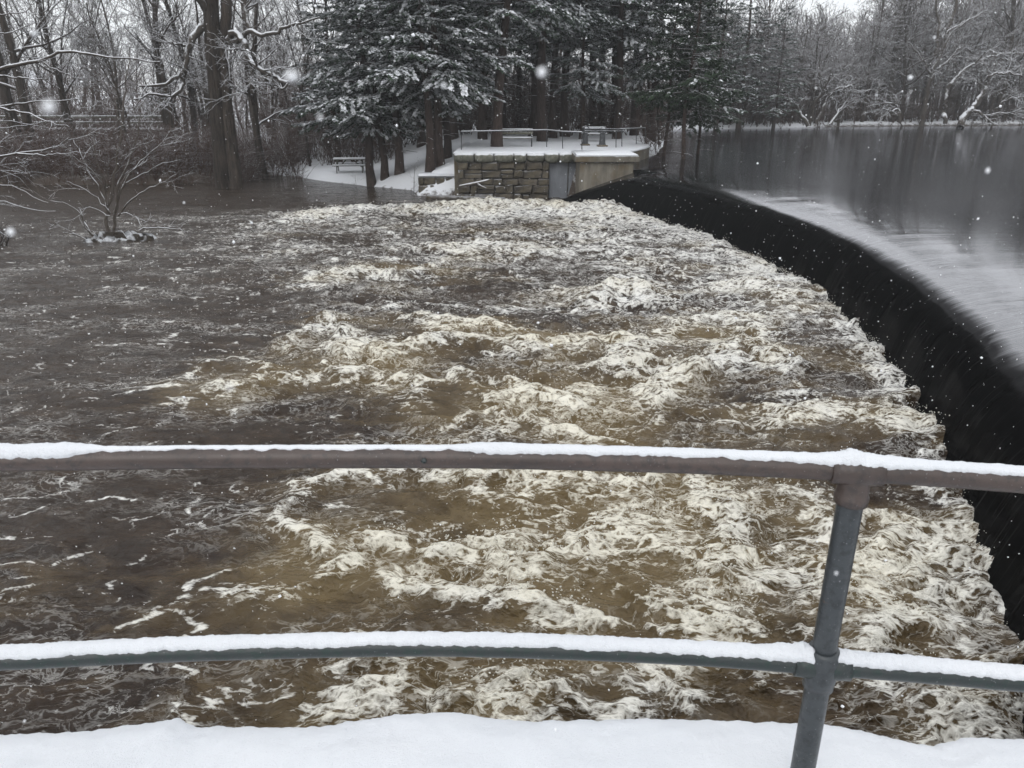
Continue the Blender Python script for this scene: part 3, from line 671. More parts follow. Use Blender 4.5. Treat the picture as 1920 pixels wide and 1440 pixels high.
g = Geo(); g.tube(rel([rail_t[int(np.argmin(abs(station(rail_t, 0) - 798)))] + np.array([0, -.0235, .004]), rail_t[int(np.argmin(abs(station(rail_t, 0) - 798)))] + np.array([0, -.030, .005])]), .006, 8, True); g.build('set_screw', M['pipe_low'], railing, True)

# ------------------------------------------------------------------ far bank: masonry, abutment, platform
rnd = random.Random(5)
PLZ = 2.1
WALL_Y = 37.35
def stone_mesh(seed, w, d, h, rough=0.05):
    r = random.Random(seed); g = Geo(); g.box((0, 0, 0), (w, d, h), bev=min(w, h) * 0.16)
    me = g.mesh('stone', M['stone'])
    for v in me.vertices: v.co += Vector((r.uniform(-1, 1), r.uniform(-1, 1), r.uniform(-1, 1))) * rough * min(w, h)
    return me
def lump_mesh(seed, w, d, h):
    s_ = int(seed * 1e6) % 9973; u = np.linspace(0, math.pi, 8); t = np.linspace(0, 2 * math.pi, 12, endpoint=False)
    B = np.stack([np.outer(np.sin(u), np.cos(t)), np.outer(np.sin(u), np.sin(t)), np.outer(np.cos(u), np.ones(12))], -1).reshape(-1, 3)
    B = np.sign(B) * np.abs(B) ** .55; B *= (1 + .10 * fbm(B[:, 0] * 1.5 + s_, B[:, 1] * 1.5 + B[:, 2] * 1.3, 3, 2))[:, None]
    i = np.arange(96).reshape(8, 12); j = np.roll(i, -1, 1)
    return mesh_np('stone', B * np.array([w, d, h]) / 2, np.stack([i[:-1], i[1:], j[1:], j[:-1]], -1).reshape(-1, 4), M['stone'])
wall = tag(empty('retaining_wall', (-0.4, WALL_Y, 0)), 'old fieldstone retaining wall below the snowy platform with bench', 'wall')
WO = Vector((-0.4, WALL_Y, 0))
Geo().box((0.0, 0.85, 0.35), (4.35, 1.5, 2.66)).build('core', M['mortar'], wall)
cells = []
def split(x0, x1, z0, z1):
    w, h = x1 - x0, z1 - z0
    if w > .78 or (w > .55 and rnd.random() < .45):
        c = x0 + w * rnd.uniform(.36, .64); split(x0, c, z0, z1); split(c, x1, z0, z1)
    elif h > .48 or (h > .36 and rnd.random() < .35):
        c = z0 + h * rnd.uniform(.38, .62); split(x0, x1, z0, c); split(x0, x1, c, z1)
    else: cells.append((x0, x1, z0, z1))
zc = [-.55, -.12, .22, .62, .92, 1.32, 1.70]
for za, zb_ in zip(zc[:-1], zc[1:]):
    xx = -2.2
    while xx < 2.16:
        ww = rnd.uniform(.28, .95); xe_ = min(xx + ww, 2.17)
        if 2.17 - xe_ < .22: xe_ = 2.17
        if rnd.random() < .28 and zb_ - za > .35: m_ = rnd.uniform(.4, .6); cells += [(xx, xe_, za, za + (zb_ - za) * m_), (xx, xe_, za + (zb_ - za) * m_, zb_)]
        else: cells.append((xx, xe_, za + rnd.uniform(-.03, .03), zb_ + rnd.uniform(-.03, .03)))
        xx = xe_
for x0, x1, z0, z1 in cells:
    obj('stone', stone_mesh(rnd.random(), x1 - x0 - .030, .32, z1 - z0 - .026, .13), wall, ((x0 + x1) / 2, .10 + rnd.uniform(-.07, .05), (z0 + z1) / 2))
x = -2.32
while x < 3.45:
    ww = rnd.uniform(0.55, 0.95); x1 = min(x + ww, 3.5)
    me = lump_mesh(rnd.random(), x1 - x + .02, 0.72, rnd.uniform(0.40, 0.50)); me.materials.clear(); me.materials.append(M['capstone'])
    for p in me.polygons: p.use_smooth = True
    obj('cap_stone', me, wall, ((x + x1) / 2, 0.12 + rnd.uniform(-.05, .05), 1.88)); x = x1
# recessed concrete bay beside the wall
bay = tag(empty('concrete_bay', (2.45, WALL_Y + .25, 0)), 'pale blue grey concrete panel recessed between stone wall and abutment', 'wall')
Geo().box((-.22, .15, .35), (0.88, .3, 2.62), bev=.01).build('panel', M['concrete_grey'], bay)
Geo().box((.50, .22, .35), (0.46, .3, 2.62), bev=.01).build('panel', M['concrete_grey'], bay)
# abutment with its overhanging slab
ab = tag(empty('concrete_abutment', (4.2, PIER_Y, 0)), 'stained concrete abutment with overhanging slab where the weir ends', 'abutment')
Geo().box((0.06, 1.25, 0.42), (2.42, 2.5, 2.84), bev=.03).build('pier', M['concrete'], ab)
Geo().box((0.06, 1.30, 1.965), (2.86, 2.95, .25), bev=.02).build('cap_slab', M['concrete'], ab)
sg = Geo(); sg.box((0.04, 1.33, 2.13), (2.80, 2.90, .09), bev=.04); sg.build('snow_cover', M['snow'], ab, True)
# platform behind it, with the curved pond side wall
plat = [(-2.78, 37.75), (2.9, 37.75), (2.9, 38.2), (5.35, 38.2), (5.75, 38.9), (6.4, 40.2), (7.05, 41.8), (7.5, 43.2), (7.62, 44.4), (7.35, 45.8), (6.6, 47), (5.2, 48), (-2.78, 48)]
def prism(poly, z0, z1, name, mat, parent=None, bottom=False):
    n = len(poly); V = [(x, y, z0) for x, y in poly] + [(x, y, z1) for x, y in poly]
    me = bpy.data.meshes.new(name)
    F = [[i, (i + 1) % n, n + (i + 1) % n, n + i] for i in range(n)] + [list(range(n, 2 * n))]
    me.from_pydata(V, [], F); me.materials.append(mat); me.update(); return obj(name, me, parent)
pl = prism(plat, -0.3, PLZ - .07, 'platform', M['concrete']); tag(pl, 'raised dam platform with a curved wall along the pond', 'platform')
# snow sheet over it, rounded at the rim
cx_, cy_ = 2.4, 43.0
rim = np.array(plat); V = []
for k, (sc, dz) in enumerate(((1.004, -.075), (1.006, -.03), (1.0, .01), (0.985, .03), (0.8, .03), (0.5, .03), (0.0, .03))):
    for (x, y) in rim: V.append((cx_ + (x - cx_) * sc, cy_ + (y - cy_) * sc, PLZ + dz))
nr = len(rim); F = []
for k in range(6):
    for i in range(nr): F.append([k * nr + i, k * nr + (i + 1) % nr, (k + 1) * nr + (i + 1) % nr, (k + 1) * nr + i])
obj('snow_cover', mesh_np('snow_cover', V, np.array(F), M['snow']), pl)
# low stone step left of the wall
low = tag(empty('low_stone_wall', (-3.65, 38.5, 0)), 'low mossy stone step left of the retaining wall', 'wall')
for r_, (z0, z1) in enumerate(((-.5, .1), (.1, .5), (.5, .88))):
    xs = [-1.0, -.45, .1, .55, 1.0] if r_ % 2 else [-1.0, -.7, -.1, .35, .8, 1.0]
    for a, b_ in zip(xs[:-1], xs[1:]):
        obj('stone', stone_mesh(rnd.random(), b_ - a - .02, .7, z1 - z0 - .02), low, ((a + b_) / 2, .3 + rnd.uniform(-.04, .04), (z0 + z1) / 2))
sg = Geo(); sg.box((0, .45, .95), (2.0, 1.1, .16), bev=.07); sg.build('snow_cover', M['snow'], low, True)
led = Geo(); led.box((0, 0, 0), (3.8, .5, .22), bev=.05)
lo = tag(led.build('stone_ledge', M['stone'], None, False, (-2.2, 36.95, .02), (0.02, 0.015, 0.03)), 'wet stone ledge at the waterline under the retaining wall', 'ledge')
for v in lo.data.vertices: v.co.z += 0.05 * math.sin(v.co.x * 3) ; v.co.y += 0.06 * math.sin(v.co.x * 2.1)
lg = Geo(); lg.tube([aty(862, 349, 36.9), aty(880, 346, 36.85), aty(900, 342, 36.85), aty(917, 337, 36.95)], [.05, .07, .07, .04], 7)
lg.tube([aty(893, 343, 36.85), aty(902, 349, 36.75), aty(912, 353, 36.75)], [.05, .04, .02], 6)
tag(lg.build('driftwood_log', M['bark_pale'], None, True), 'snow dusted driftwood branch lodged against the stone wall', 'driftwood')

# pipe railing on the platform
pr = tag(empty('platform_railing', tuple(onz(865, 281, PLZ))), 'thin iron railing around the snowy dam platform', 'railing')
O_ = onz(865, 281, PLZ); rl = lambda P: [tuple(Vector(p) - O_) for p in P]
posts = [(865, 281), (1025, 276), (1055, 279), (1091, 281), (1155, 277), (1166, 275), (1193, 270.5), (1210, 268)]
tops = [247, 244, 247, 248, 243, 242, 241, 240]
bases = [onz(a, b, PLZ + .02) for a, b in posts]; tp = [aty(posts[i][0], tops[i], bases[i].y) for i in range(8)]
for b_, t_ in zip(bases, tp): Geo().tube(rl([b_, t_]), .022, 6, True).build('post', M['iron'], pr, True)
mids = [b_ + (t_ - b_) * .52 for b_, t_ in zip(bases, tp)]
for a, b_ in ((0, 1), (1, 2), (2, 3), (4, 5), (5, 6), (6, 7)):
    g = Geo(); g.tube(rl([tp[a] + (tp[b_] - tp[a]) * k / 4 for k in range(5)]), .026, 6); r_ = g.build('rail', M['iron'], pr, True)
    g = Geo(); g.tube(rl([tp[a] + (tp[b_] - tp[a]) * k / 4 + Vector((0, 0, .03)) for k in range(5)]), .018, 5); g.build('snow_cap', M['snow_clump'], r_, True)
Geo().tube(rl([aty(1096, 245.5, bases[3].y), aty(1170, 246, bases[4].y)]), .03, 6).build('rail', M['iron'], pr, True)
Geo().tube(rl([aty(1096, 241.5, bases[3].y), aty(1170, 242, bases[4].y)]), .03, 6).build('rail', M['iron'], pr, True)

# two sluice gate lifts
def gate_lift(px, py, w, h, label, wheel):
    b_ = onz(px, py, PLZ + .02); e = tag(empty('sluice_gate_lift', tuple(b_), 0.1), label, 'sluice gear', 'sluice gate lifts on the dam platform')
    Geo().box((0, 0, .05), (w * 1.5, w * 1.5, .10), bev=.02).build('base', M['concrete'], e)
    g = Geo(); g.tube([(0, 0, .1), (0, 0, .18), (0, 0, h * .8), (0, 0, h)], [w * .62, w * .5, w * .42, w * .5], 10, True); g.build('pedestal', M['iron'], e, True)
    g = Geo(); R_ = .19; ring = [(R_ * math.cos(a), -.12, h + .02 + R_ * .9 * math.sin(a)) for a in np.linspace(0, 2 * math.pi, 19)]
    g.tube(ring, .028, 6)
    for a in (0, 2.09, 4.19): g.tube([(0, -.12, h + .02), (R_ * math.cos(a), -.12, h + .02 + R_ * .9 * math.sin(a))], .016, 5)
    g.tube([(0, -.16, h + .02), (0, .12, h + .02)], .045, 8, True)
    g.build('hand_wheel', M['iron'], e, True)
    g = Geo(); g.tube([(0, 0, h), (0, 0, h + .06), (0, 0, h + .14), (0, 0, h + .17)], [w * .52, w * .5, w * .3, .02], 10, True); g.build('gear_housing', M['iron'], e, True)
    g = Geo(); g.tube([(0, 0, h + .11), (0, 0, h + .19), (0, 0, h + .22)], [w * .56, w * .42, .01], 10, True); g.build('snow_cap', M['snow'], e, True)
gate_lift(1097, 273, .30, .80, 'sluice gear pedestal beside the thin iron railing post, nearer the bench', True)
gate_lift(1129, 275, .34, .80, 'stouter sluice gear pedestal nearer the pond', True)

# bench
bb = onz(967, 274.5, PLZ + .03)
bench = tag(empty('park_bench', tuple(bb), -0.06), 'weathered slatted park bench with snow on its seat, behind the railing', 'bench', None)
BW = 1.8
for zz_, yy in ((.80, .20), (.66, .17)):
    sl = Geo().box((0, yy, zz_), (BW, .035, .12), rx=-.2, bev=.008).build('back_slat', M['wood_old'], bench)
Geo().box((0, .20, .88), (BW * .98, .05, .035), bev=.012).build('snow_cap', M['snow'], bench)
for yy in (-.22, -.1, .02): Geo().box((0, yy, .42), (BW, .10, .035), bev=.008).build('seat_slat', M['wood_old'], bench)
Geo().box((0, -.1, .462), (BW * .99, .34, .05), bev=.02).build('snow_cap', M['snow'], bench)
for sx in (-1, 1):
    g = Geo(); g.tube([(sx * .84, -.24, 0), (sx * .84, -.24, .60)], .028, 6).tube([(sx * .84, .16, 0), (sx * .84, .16, .45), (sx * .84, .24, .92)], .028, 6).tube([(sx * .84, -.24, .6), (sx * .84, .17, .62)], .026, 6).tube([(sx * .84, -.24, .40), (sx * .84, .16, .40)], .026, 6)
    g.build('end_frame', M['iron'], bench, True)

# picnic tables
def picnic(name, loc, rz, label, L=1.9):
    e = tag(empty(name, loc, rz), label, 'picnic table')
    for i in range(5): Geo().box((0, -.30 + i * .15, .74), (L, .14, .04), bev=.008).build('table_plank', M['wood_old'], e)
    Geo().box((0, 0, .795), (L * .99, .74, .07), bev=.03).build('snow_cover', M['snow'], e)
    for sy in (-1, 1):
        for k in (0, 1): Geo().box((0, sy * (.62 + k * .13), .43), (L, .12, .04), bev=.008).build('seat_plank', M['wood_old'], e)
        Geo().box((0, sy * .685, .475), (L * .99, .25, .06), bev=.025).build('snow_cover', M['snow'], e)
    for sx in (-1, 1):
        Geo().box((sx * L * .36, 0, .40), (.05, 1.5, .10)).build('seat_beam', M['wood_old'], e)
        Geo().box((sx * L * .36, 0, .69), (.045, .7, .08)).build('top_beam', M['wood_old'], e)
        for sy in (-1, 1): Geo().box((sx * (L * .36 + .05), sy * .40, .36), (.05, .11, .86), rx=sy * .50).build('leg', M['wood_old'], e)
        Geo().box((sx * L * .2, 0, .55), (.5, .05, .07), ry=sx * 0.75).build('brace', M['wood_old'], e)
    return e
pc = onz(657, 320, .5); picnic('picnic_table', (pc.x, pc.y, gz(pc.x, pc.y) - .02), 0.12, 'snow covered timber picnic table on the low bank')
pc = onz(1113, 264, 2.15); picnic('picnic_table', (pc.x, pc.y, PLZ + .02 if pc.y < 47.5 else gz(pc.x, pc.y)), 0.1, 'small snowy picnic table behind the sluice gear', 1.3)

# footbridge over the backwater at the left, and houses glimpsed through the trees
FBY = 60.0
fa, fb = aty(-90, 240, FBY), aty(332, 240, FBY)
fbr = tag(empty('footbridge', (fa.x, FBY, 0)), 'dark footbridge with snow lined rails behind the flooded thicket', 'bridge')
FL = fb.x - fa.x
Geo().box((FL / 2, 0, 2.12), (FL, 1.6, .42)).build('deck_beam', M['mortar'], fbr)
Geo().box((FL / 2, -.02, 2.39), (FL, 1.5, .10), bev=.04).build('snow_cover', M['snow'], fbr)
for zr, wd in ((3.22, .14), (2.82, .12)):
    r_ = Geo().box((FL / 2, -.72, zr), (FL, .09, wd)).build('rail', M['wood_old'], fbr)
    Geo().box((FL / 2, -.72, zr + wd / 2 + .03), (FL, .10, .055), bev=.02).build('snow_cap', M['snow'], r_)
for i in range(8): Geo().box((FL * (i + .5) / 8, -.66, 2.75), (.11, .11, .95)).build('post', M['wood_old'], fbr)
for i in range(3): Geo().box((FL * (i + .5) / 3, 0, .9), (.5, 1.3, 2.2)).build('pier', M['mortar'], fbr)
def house(loc, w, d, h, rz, label):
    e = tag(empty('house', loc, rz), label, 'house')
    Geo().box((0, 0, h / 2), (w, d, h)).build('wall', M['house'], e)
    r = prism([(-w / 2 - .3, h - .1), (w / 2 + .3, h - .1), (0, h + w * .32)], -d / 2 - .3, d / 2 + .3, 'roof', M['snow'], e)
    r.rotation_euler = (math.pi / 2, 0, 0)
    for k, xx in enumerate((-w * .3, 0, w * .3)):
        wi = Geo().box((xx, -d / 2 - .02, h * .62), (.9, .06, 1.3)).build('window', M['house'], e)
        Geo().box((xx, -d / 2 - .06, h * .62), (.74, .04, 1.12)).build('pane', M['dark_glass'], wi)
hp = aty(84, 205, 105); house((hp.x - 1, 105, gz(hp.x, 105)), 6.5, 6, 4.2, 0.1, 'white house glimpsed between the twin dark trunks')
hp = aty(1812, 160, 150); house((hp.x, 150, gz(hp.x, 150)), 4.2, 7, 3.0, 1.5, 'distant house with a snowy roof above the far shore')
# ------------------------------------------------------------------ trees
def vadd(a, b, k=1.0): return (a[0] + b[0] * k, a[1] + b[1] * k, a[2] + b[2] * k)
def vnorm(a):
    l = math.sqrt(a[0] ** 2 + a[1] ** 2 + a[2] ** 2) + 1e-9; return (a[0] / l, a[1] / l, a[2] / l)
def perp(d, rng):
    r = (rng.gauss(0, 1), rng.gauss(0, 1), rng.gauss(0, 1)); k = r[0] * d[0] + r[1] * d[1] + r[2] * d[2]
    return vnorm((r[0] - d[0] * k, r[1] - d[1] * k, r[2] - d[2] * k))
def branch(G, rng, p, d, L, r, lev, spec):
    nseg = spec['seg'][lev]; wob = spec['wob'][lev]; trop = spec['trop'][lev]
    pts = [p]; dirs = [d]; st = L / nseg
    for i in range(nseg):
        q = perp(d, rng); d = vnorm((d[0] + q[0] * wob, d[1] + q[1] * wob, d[2] + q[2] * wob + trop))
        p = vadd(p, d, st); pts.append(p); dirs.append(d)
    tip = max(spec['rmin'], r * spec['taper'][lev])
    rad = [r + (tip - r) * i / nseg for i in range(nseg + 1)]
    tgt = G['trunk'] if lev == 0 else G['crown']
    tgt.tube(pts, rad, spec['sides'][lev])
    if lev + 1 >= len(spec['seg']): return
    n = spec['n'][lev]; n = max(1, int(n * rng.uniform(0.75, 1.25)))
    for k in range(n):
        t = spec['t0'][lev] + (1 - spec['t0'][lev]) * (k + rng.random()) / n
        f = t * nseg; i = min(int(f), nseg - 1); f -= i
        b = tuple(pts[i][j] + (pts[i + 1][j] - pts[i][j]) * f for j in range(3)); dd = dirs[i + 1]
        q = perp(dd, rng); a = math.radians(rng.uniform(*spec['ang'][lev]))
        cd = vnorm(tuple(dd[j] * math.cos(a) + q[j] * math.sin(a) for j in range(3)))
        rr = (rad[i] + (rad[i + 1] - rad[i]) * f)
        branch(G, rng, b, cd, L * spec['len'][lev] * rng.uniform(0.65, 1.2) * (1.15 - 0.55 * t if lev == 0 else 1.1 - 0.3 * t), max(spec['rmin'], rr * spec['rr'][lev]), lev + 1, spec)
BARE = dict(seg=[9, 6, 5, 4, 3], wob=[.07, .20, .26, .32, .3], trop=[.03, .05, .03, .01, .0], taper=[.25, .22, .3, .5, .7], sides=[8, 5, 3, 3, 3],
            n=[13, 7, 5, 3], t0=[.28, .25, .2, .2], ang=[(32, 62), (28, 60), (25, 60), (25, 60)], len=[.42, .5, .5, .55], rr=[.48, .55, .6, .7], rmin=.010)
def make_bare(seed, H, r, **kw):
    spec = dict(BARE); spec.update(kw); rng = random.Random(seed); G = {'trunk': Geo(), 'crown': Geo()}
    branch(G, rng, (0, 0, -.3), vnorm((rng.uniform(-.06, .06), rng.uniform(-.06, .06), 1)), H, r, 0, spec)
    return G['trunk'].mesh('trunk', M['bark'], True), G['crown'].mesh('crown', M['bark_twig'], True)
def put_tree(name, meshes, loc, rz, sc, label, group=None, cat='tree', tilt=(0, 0), names=('trunk', 'crown')):
    e = tag(empty(name, loc), label, cat, group)
    e.rotation_euler = (tilt[0], tilt[1], rz); e.scale = (sc, sc, sc) if not isinstance(sc, tuple) else sc
    for n, m in zip(names, meshes): obj(n, m, e)
    return e
protos = {
 'oak': make_bare(1, 15, .30), 'oak2': make_bare(2, 14, .27, trop=[.03, .02, .02, 0, 0], ang=[(40, 75), (30, 65), (25, 60), (25, 60)]),
 'slim': make_bare(3, 13, .13, n=[12, 5, 4, 2], len=[.30, .5, .5, .5], t0=[.35, .25, .2, .2], trop=[.02, .10, .06, .02, 0]),
 'slim2': make_bare(4, 12, .11, n=[10, 5, 3, 2], len=[.34, .5, .5, .5], t0=[.25, .25, .2, .2], trop=[.02, .12, .06, .02, 0], wob=[.09, .2, .26, .3, .3]),
 'spread': make_bare(5, 11, .24, n=[12, 7, 5, 3], wob=[.14, .24, .28, .3, .3], ang=[(45, 80), (30, 65), (25, 60), (25, 60)], len=[.55, .5, .5, .5], trop=[.0, .02, .02, 0, 0]),
 'young': make_bare(6, 7, .06, n=[9, 4, 3], seg=[7, 5, 4, 3], t0=[.15, .2, .2], len=[.42, .5, .5], trop=[.02, .10, .05, 0]),
}
# conifers: whorled limbs, branchlets and needle sprays with snow lying on them
def make_pine(seed, H, r, zb, Lmax, nb, dens=1.0, droop=-.10, snow=1.3, mat='needle', spray=.26, wide=.045, leafy=False):
    rng = random.Random(seed); nr = np.random.RandomState(seed)
    tr = Geo(); cr = Geo()
    pts = [(0.10 * math.sin(k * .9 + seed), .10 * math.cos(k * .7 + seed * 2), -.3 + (H + .3) * k / 12) for k in range(13)]
    pts[0] = (0, 0, -.3); rad = [r * (1.25 if k == 0 else 1 - .92 * k / 12) for k in range(13)]
    tr.tube(pts, rad, 9)
    for k in range(int(zb * 2)):       # dead snags below the crown
        z = rng.uniform(.3 * zb, zb); a = rng.uniform(0, 6.28); l = rng.uniform(.3, 1.5)
        tr.tube([(0, 0, z), (math.cos(a) * l * .5, math.sin(a) * l * .5, z + .05), (math.cos(a) * l, math.sin(a) * l, z - .05)], [.025, .018, .010], 4)
    P = []; D = []; N = []
    for b in range(nb):
        f = (b + rng.random()) / nb; z = zb + (H - zb) * f ** 1.15
        a = b * 2.4 + rng.uniform(-.5, .5); L = Lmax * (0.22 + 0.78 * (1 - f) ** .75) * rng.uniform(.65, 1.2) * min(1, .55 + f * 4)
        e = droop + .55 * f + rng.uniform(-.12, .12)
        d = (math.cos(a), math.sin(a), e); p = (0, 0, z); seg = 6; bp = [p]
        for i in range(seg):
            d = vnorm((d[0] + rng.gauss(0, .08), d[1] + rng.gauss(0, .08), d[2] + (-.06 if i < 3 else .03))); p = vadd(p, d, L / seg); bp.append(p)
        cr.tube(bp, [max(.010, .055 * (L / 4) * (1 - i / seg) + .008) for i in range(seg + 1)], 4)
        nl = max(4, int(8.5 * dens * L / 3))
        for k in range(nl):
            t = .18 + .82 * (k + rng.random()) / nl; i = min(int(t * seg), seg - 1); g = t * seg - i
            q = tuple(bp[i][j] + (bp[i + 1][j] - bp[i][j]) * g for j in range(3)); d = vnorm(tuple(bp[i + 1][j] - bp[i][j] for j in range(3)))
            sd = 1 if k % 2 else -1; yaw = sd * rng.uniform(.5, 1.1)
            dd = vnorm((d[0] * math.cos(yaw) - d[1] * math.sin(yaw), d[0] * math.sin(yaw) + d[1] * math.cos(yaw), d[2] - .12 + rng.gauss(0, .14)))
            l = L * .36 * (1.1 - .55 * t) * rng.uniform(.6, 1.2) + .25
            cr.tube([q, vadd(q, dd, l * .5), vadd(vadd(q, dd, l), (0, 0, -.06))], [.012, .009, .005], 3)
            m = max(3, int(l / .13))
            for j in range(m):
                s_ = (j + .6) / m; P.append(vadd(vadd(q, dd, l * s_), (0, 0, -.06 * s_))); D.append(dd)
    P = np.array(P); D = np.array(D); n = len(P)
    Vs = []; Fs = []; mi = []; off = 0
    def fan(cnt, ln, wd, dz, yawr, pit, sel, mat_i):
        nonlocal off
        p = P[sel]; d = D[sel]; k = len(p)
        for c in range(cnt):
            yaw = nr.uniform(-yawr, yawr, k); cs, sn = np.cos(yaw), np.sin(yaw)
            e = np.stack([d[:, 0] * cs - d[:, 1] * sn, d[:, 0] * sn + d[:, 1] * cs, d[:, 2] + nr.uniform(-pit, pit * .5, k)], 1); e /= np.linalg.norm(e, axis=1, keepdims=True)
            w = np.cross(e, np.stack([nr.normal(0, .35, k), nr.normal(0, .35, k), np.ones(k)], 1)); w /= np.linalg.norm(w, axis=1, keepdims=True)
            l = (ln * nr.uniform(.6, 1.25, k))[:, None]; ww = (wd * nr.uniform(.7, 1.3, k))[:, None]
            o = p + nr.normal(0, .035, (k, 3)); o[:, 2] += dz
            mid = o + e * l * .55; mid[:, 2] += .012; tip = o + e * l; tip[:, 2] -= .02
            V = np.stack([o - w * ww * .35, mid - w * ww, tip, mid + w * ww], 1).reshape(-1, 3)
            F = np.arange(k * 4).reshape(k, 4) + off; off += k * 4
            Vs.append(V); Fs.append(F); mi.append(np.full(k, mat_i))
    al = np.arange(n)
    fan(4 if not leafy else 5, spray, wide, 0, 1.0, .45, al, 0)
    if leafy: fan(3, spray, wide, -.1, 2.5, .6, al, 0)
    if snow > 0:
        clump = np.clip(.5 + 1.3 * perlin(P[:, 0] * .9 + P[:, 2] * .4, P[:, 1] * .9 + P[:, 2] * .7, seed), 0, 1)
        sel = al[nr.rand(n) < snow * (.35 + clump)]; fan(3, spray * .9, wide * 1.15, .03, .8, .15, sel, 1)
        sel = al[nr.rand(n) < snow * clump]; fan(2, spray * 1.1, wide * 2.0, .05, .5, .08, sel, 1)
    tm = tr.mesh('trunk', M['bark_pine'], True)
    cr._flush(); Vb = np.concatenate(cr.V); Qb = np.concatenate(cr.Q)
    V = np.concatenate([Vb] + Vs); F = np.concatenate([Qb] + [f + len(Vb) for f in Fs]); mm = np.concatenate([np.full(len(Qb), 2)] + mi)
    cm = mesh_np('crown', V, F, [M[mat], M['snow_clump'], M['bark_pine']], mm, True)
    return tm, cm
pines = {
 'low': make_pine(11, 15, .27, 3.4, 3.9, 74), 'mid': make_pine(12, 17, .28, 4.6, 4.2, 66), 'high': make_pine(13, 19, .30, 6.2, 4.2, 64, 1.0),
 'holly': make_pine(14, 12, .14, 3.9, 2.5, 60, 1.1, -.05, .10, 'needle_holly', .17, .055, True), 'far': make_pine(15, 20, .34, 4.0, 4.2, 60, .6, .02, .5, 'needle', .36, .07),
}
# --- conifers in the middle, by their trunk bases in the photo
R_ = random.Random(77)
def stand(px, py, z, proto, sc, label, lean=0.0, group=None, rz=None, store=pines, name='pine_tree', Y=None, tilt_y=0):
    p = onz(px, py, z) if Y is None else aty(px, py, Y)
    zz = gz(p.x, p.y)
    if -2.7 < p.x < 7.3 and 37.5 < p.y < 47.9: zz = PLZ + .03
    return put_tree(name, store[proto], (p.x, p.y, zz), R_.uniform(0, 6.28) if rz is None else rz, sc, label, group, tilt=(tilt_y, lean))
stand(697, 337, .35, 'low', 0.92, 'leaning pine at the water edge right of the picnic table', -.10)
stand(721, 333, .45, 'low', 0.80, 'thin pine leaning towards the wall, beside the picnic table', .10)
stand(748, 320, .8, 'low', 0.95, 'thick straight pine on the low bank behind the leaning pair')
stand(806, 322, 1.0, 'mid', 0.85, 'pine rising just left of the low stone step', -.04)
stand(824, 312, 1.2, 'mid', 0.95, 'dark pine trunk against the left end of the retaining wall', -.01)
stand(838, 288, 1.7, 'low', 0.85, 'small pine behind the upper end of the wall')
stand(905, 261, 2.1, 'high', 0.95, 'pine trunk left of the bench, set back on the snow', -.04)
stand(932, 276, 2.1, 'high', 0.98, 'leaning pine standing at the left arm of the bench', -.10)
stand(973, 245, 2.1, 'mid', 1.0, 'pine far behind the right half of the bench')
stand(1017, 266, 2.1, 'high', 1.0, 'pine trunk just right of the bench', .01)
stand(1037, 259, 2.1, 'high', 0.9, 'straight dark pine trunk between bench and sluice gear')
stand(1126, 250, 2.1, 'high', 1.05, 'broad pine trunk behind the stouter sluice pedestal')
stand(1156, 259, 2.1, 'high', 0.95, 'pine trunk behind the right end of the sluice beam')
stand(1090, 262, 2.1, 'mid', 0.6, 'very slim dark pine stem beside the sluice gear')
for (px, py, pr_, sc) in ((690, 262, 'mid', .9), (740, 258, 'mid', .95), (790, 252, 'high', 1.0), (850, 240, 'high', 1.0), (940, 238, 'high', 1.05), (1000, 236, 'high', 1.1), (1060, 236, 'high', 1.05), (1190, 236, 'high', 1.0), (630, 262, 'mid', .8), (1110, 236, 'high', 1.1), (1150, 236, 'high', 1.05), (1225, 238, 'mid', .9)):
    stand(px, py, 2.3, pr_, sc, 'snow laden pine in the second row behind the platform trees', 0, 'second row of snowy pines', Y=R_.uniform(52, 62))
stand(1277, 300, 1.45, 'holly', 1.0, 'dark broad leaved evergreen rising from the pond edge', .05, None, .6, pines, 'evergreen_tree')
stand(1245, 295, 1.45, 'holly', .85, 'smaller dark evergreen between platform corner and pond', -.02, None, 2.6, pines, 'evergreen_tree')
stand(1312, 290, 1.45, 'holly', .8, 'dark evergreen leaning out over the pond', .14, None, 4.0, pines, 'evergreen_tree')
stand(1385, 240, 1.6, 'far', .85, 'tall layered white pine standing on the far shore', 0, None, 1.0)
stand(1450, 240, 1.6, 'far', .62, 'shorter layered white pine beside the tall one across the pond', 0, None, 2.2)
stand(1340, 244, 1.6, 'far', .75, 'white pine on the far shore behind the dark evergreens', 0, None, 3.3)
# --- hero: double trunked tree in the flooded bank
TY = 42.0
hero = tag(empty('bare_oak', tuple(onz(436, 356, 0))), 'massive double trunked bare tree standing at the flooded left bank', 'tree')
HO = onz(436, 356, 0); HO.y = TY; hero.location = HO
def hp_(pts, off=0): return [tuple(aty(a, b, TY + off) - HO) for a, b in pts]
def limb(G, pts, r0, r1, off0=0, off1=0, sides=7, n=None, seed=0, wob=.05):
    n = n or max(4, len(pts) * 3); W = [aty(a, b, TY + off0 + (off1 - off0) * i / (len(pts) - 1)) - HO for i, (a, b) in enumerate(pts)]
    P = smooth_path(W, n); P[1:-1] += np.random.RandomState(seed).normal(0, wob, (n - 2, 3)) * .5
    G.tube(P, np.linspace(r0, r1, n), sides); return P
gt = Geo(); limb(gt, [(424, 372), (421, 350), (412, 240), (402, 120), (396, 0), (394, -120), (400, -260)], .50, .30, 0, 0, 14, 22, 1, .05)
gt.build('trunk', M['bark'], hero, True)
gt = Geo(); limb(gt, [(446, 372), (443, 350), (430, 240), (419, 150), (416, 90), (424, 40), (424, -40), (436, -200)], .36, .22, -.15, .4, 12, 22, 2, .05)
gt.build('trunk', M['bark'], hero, True)
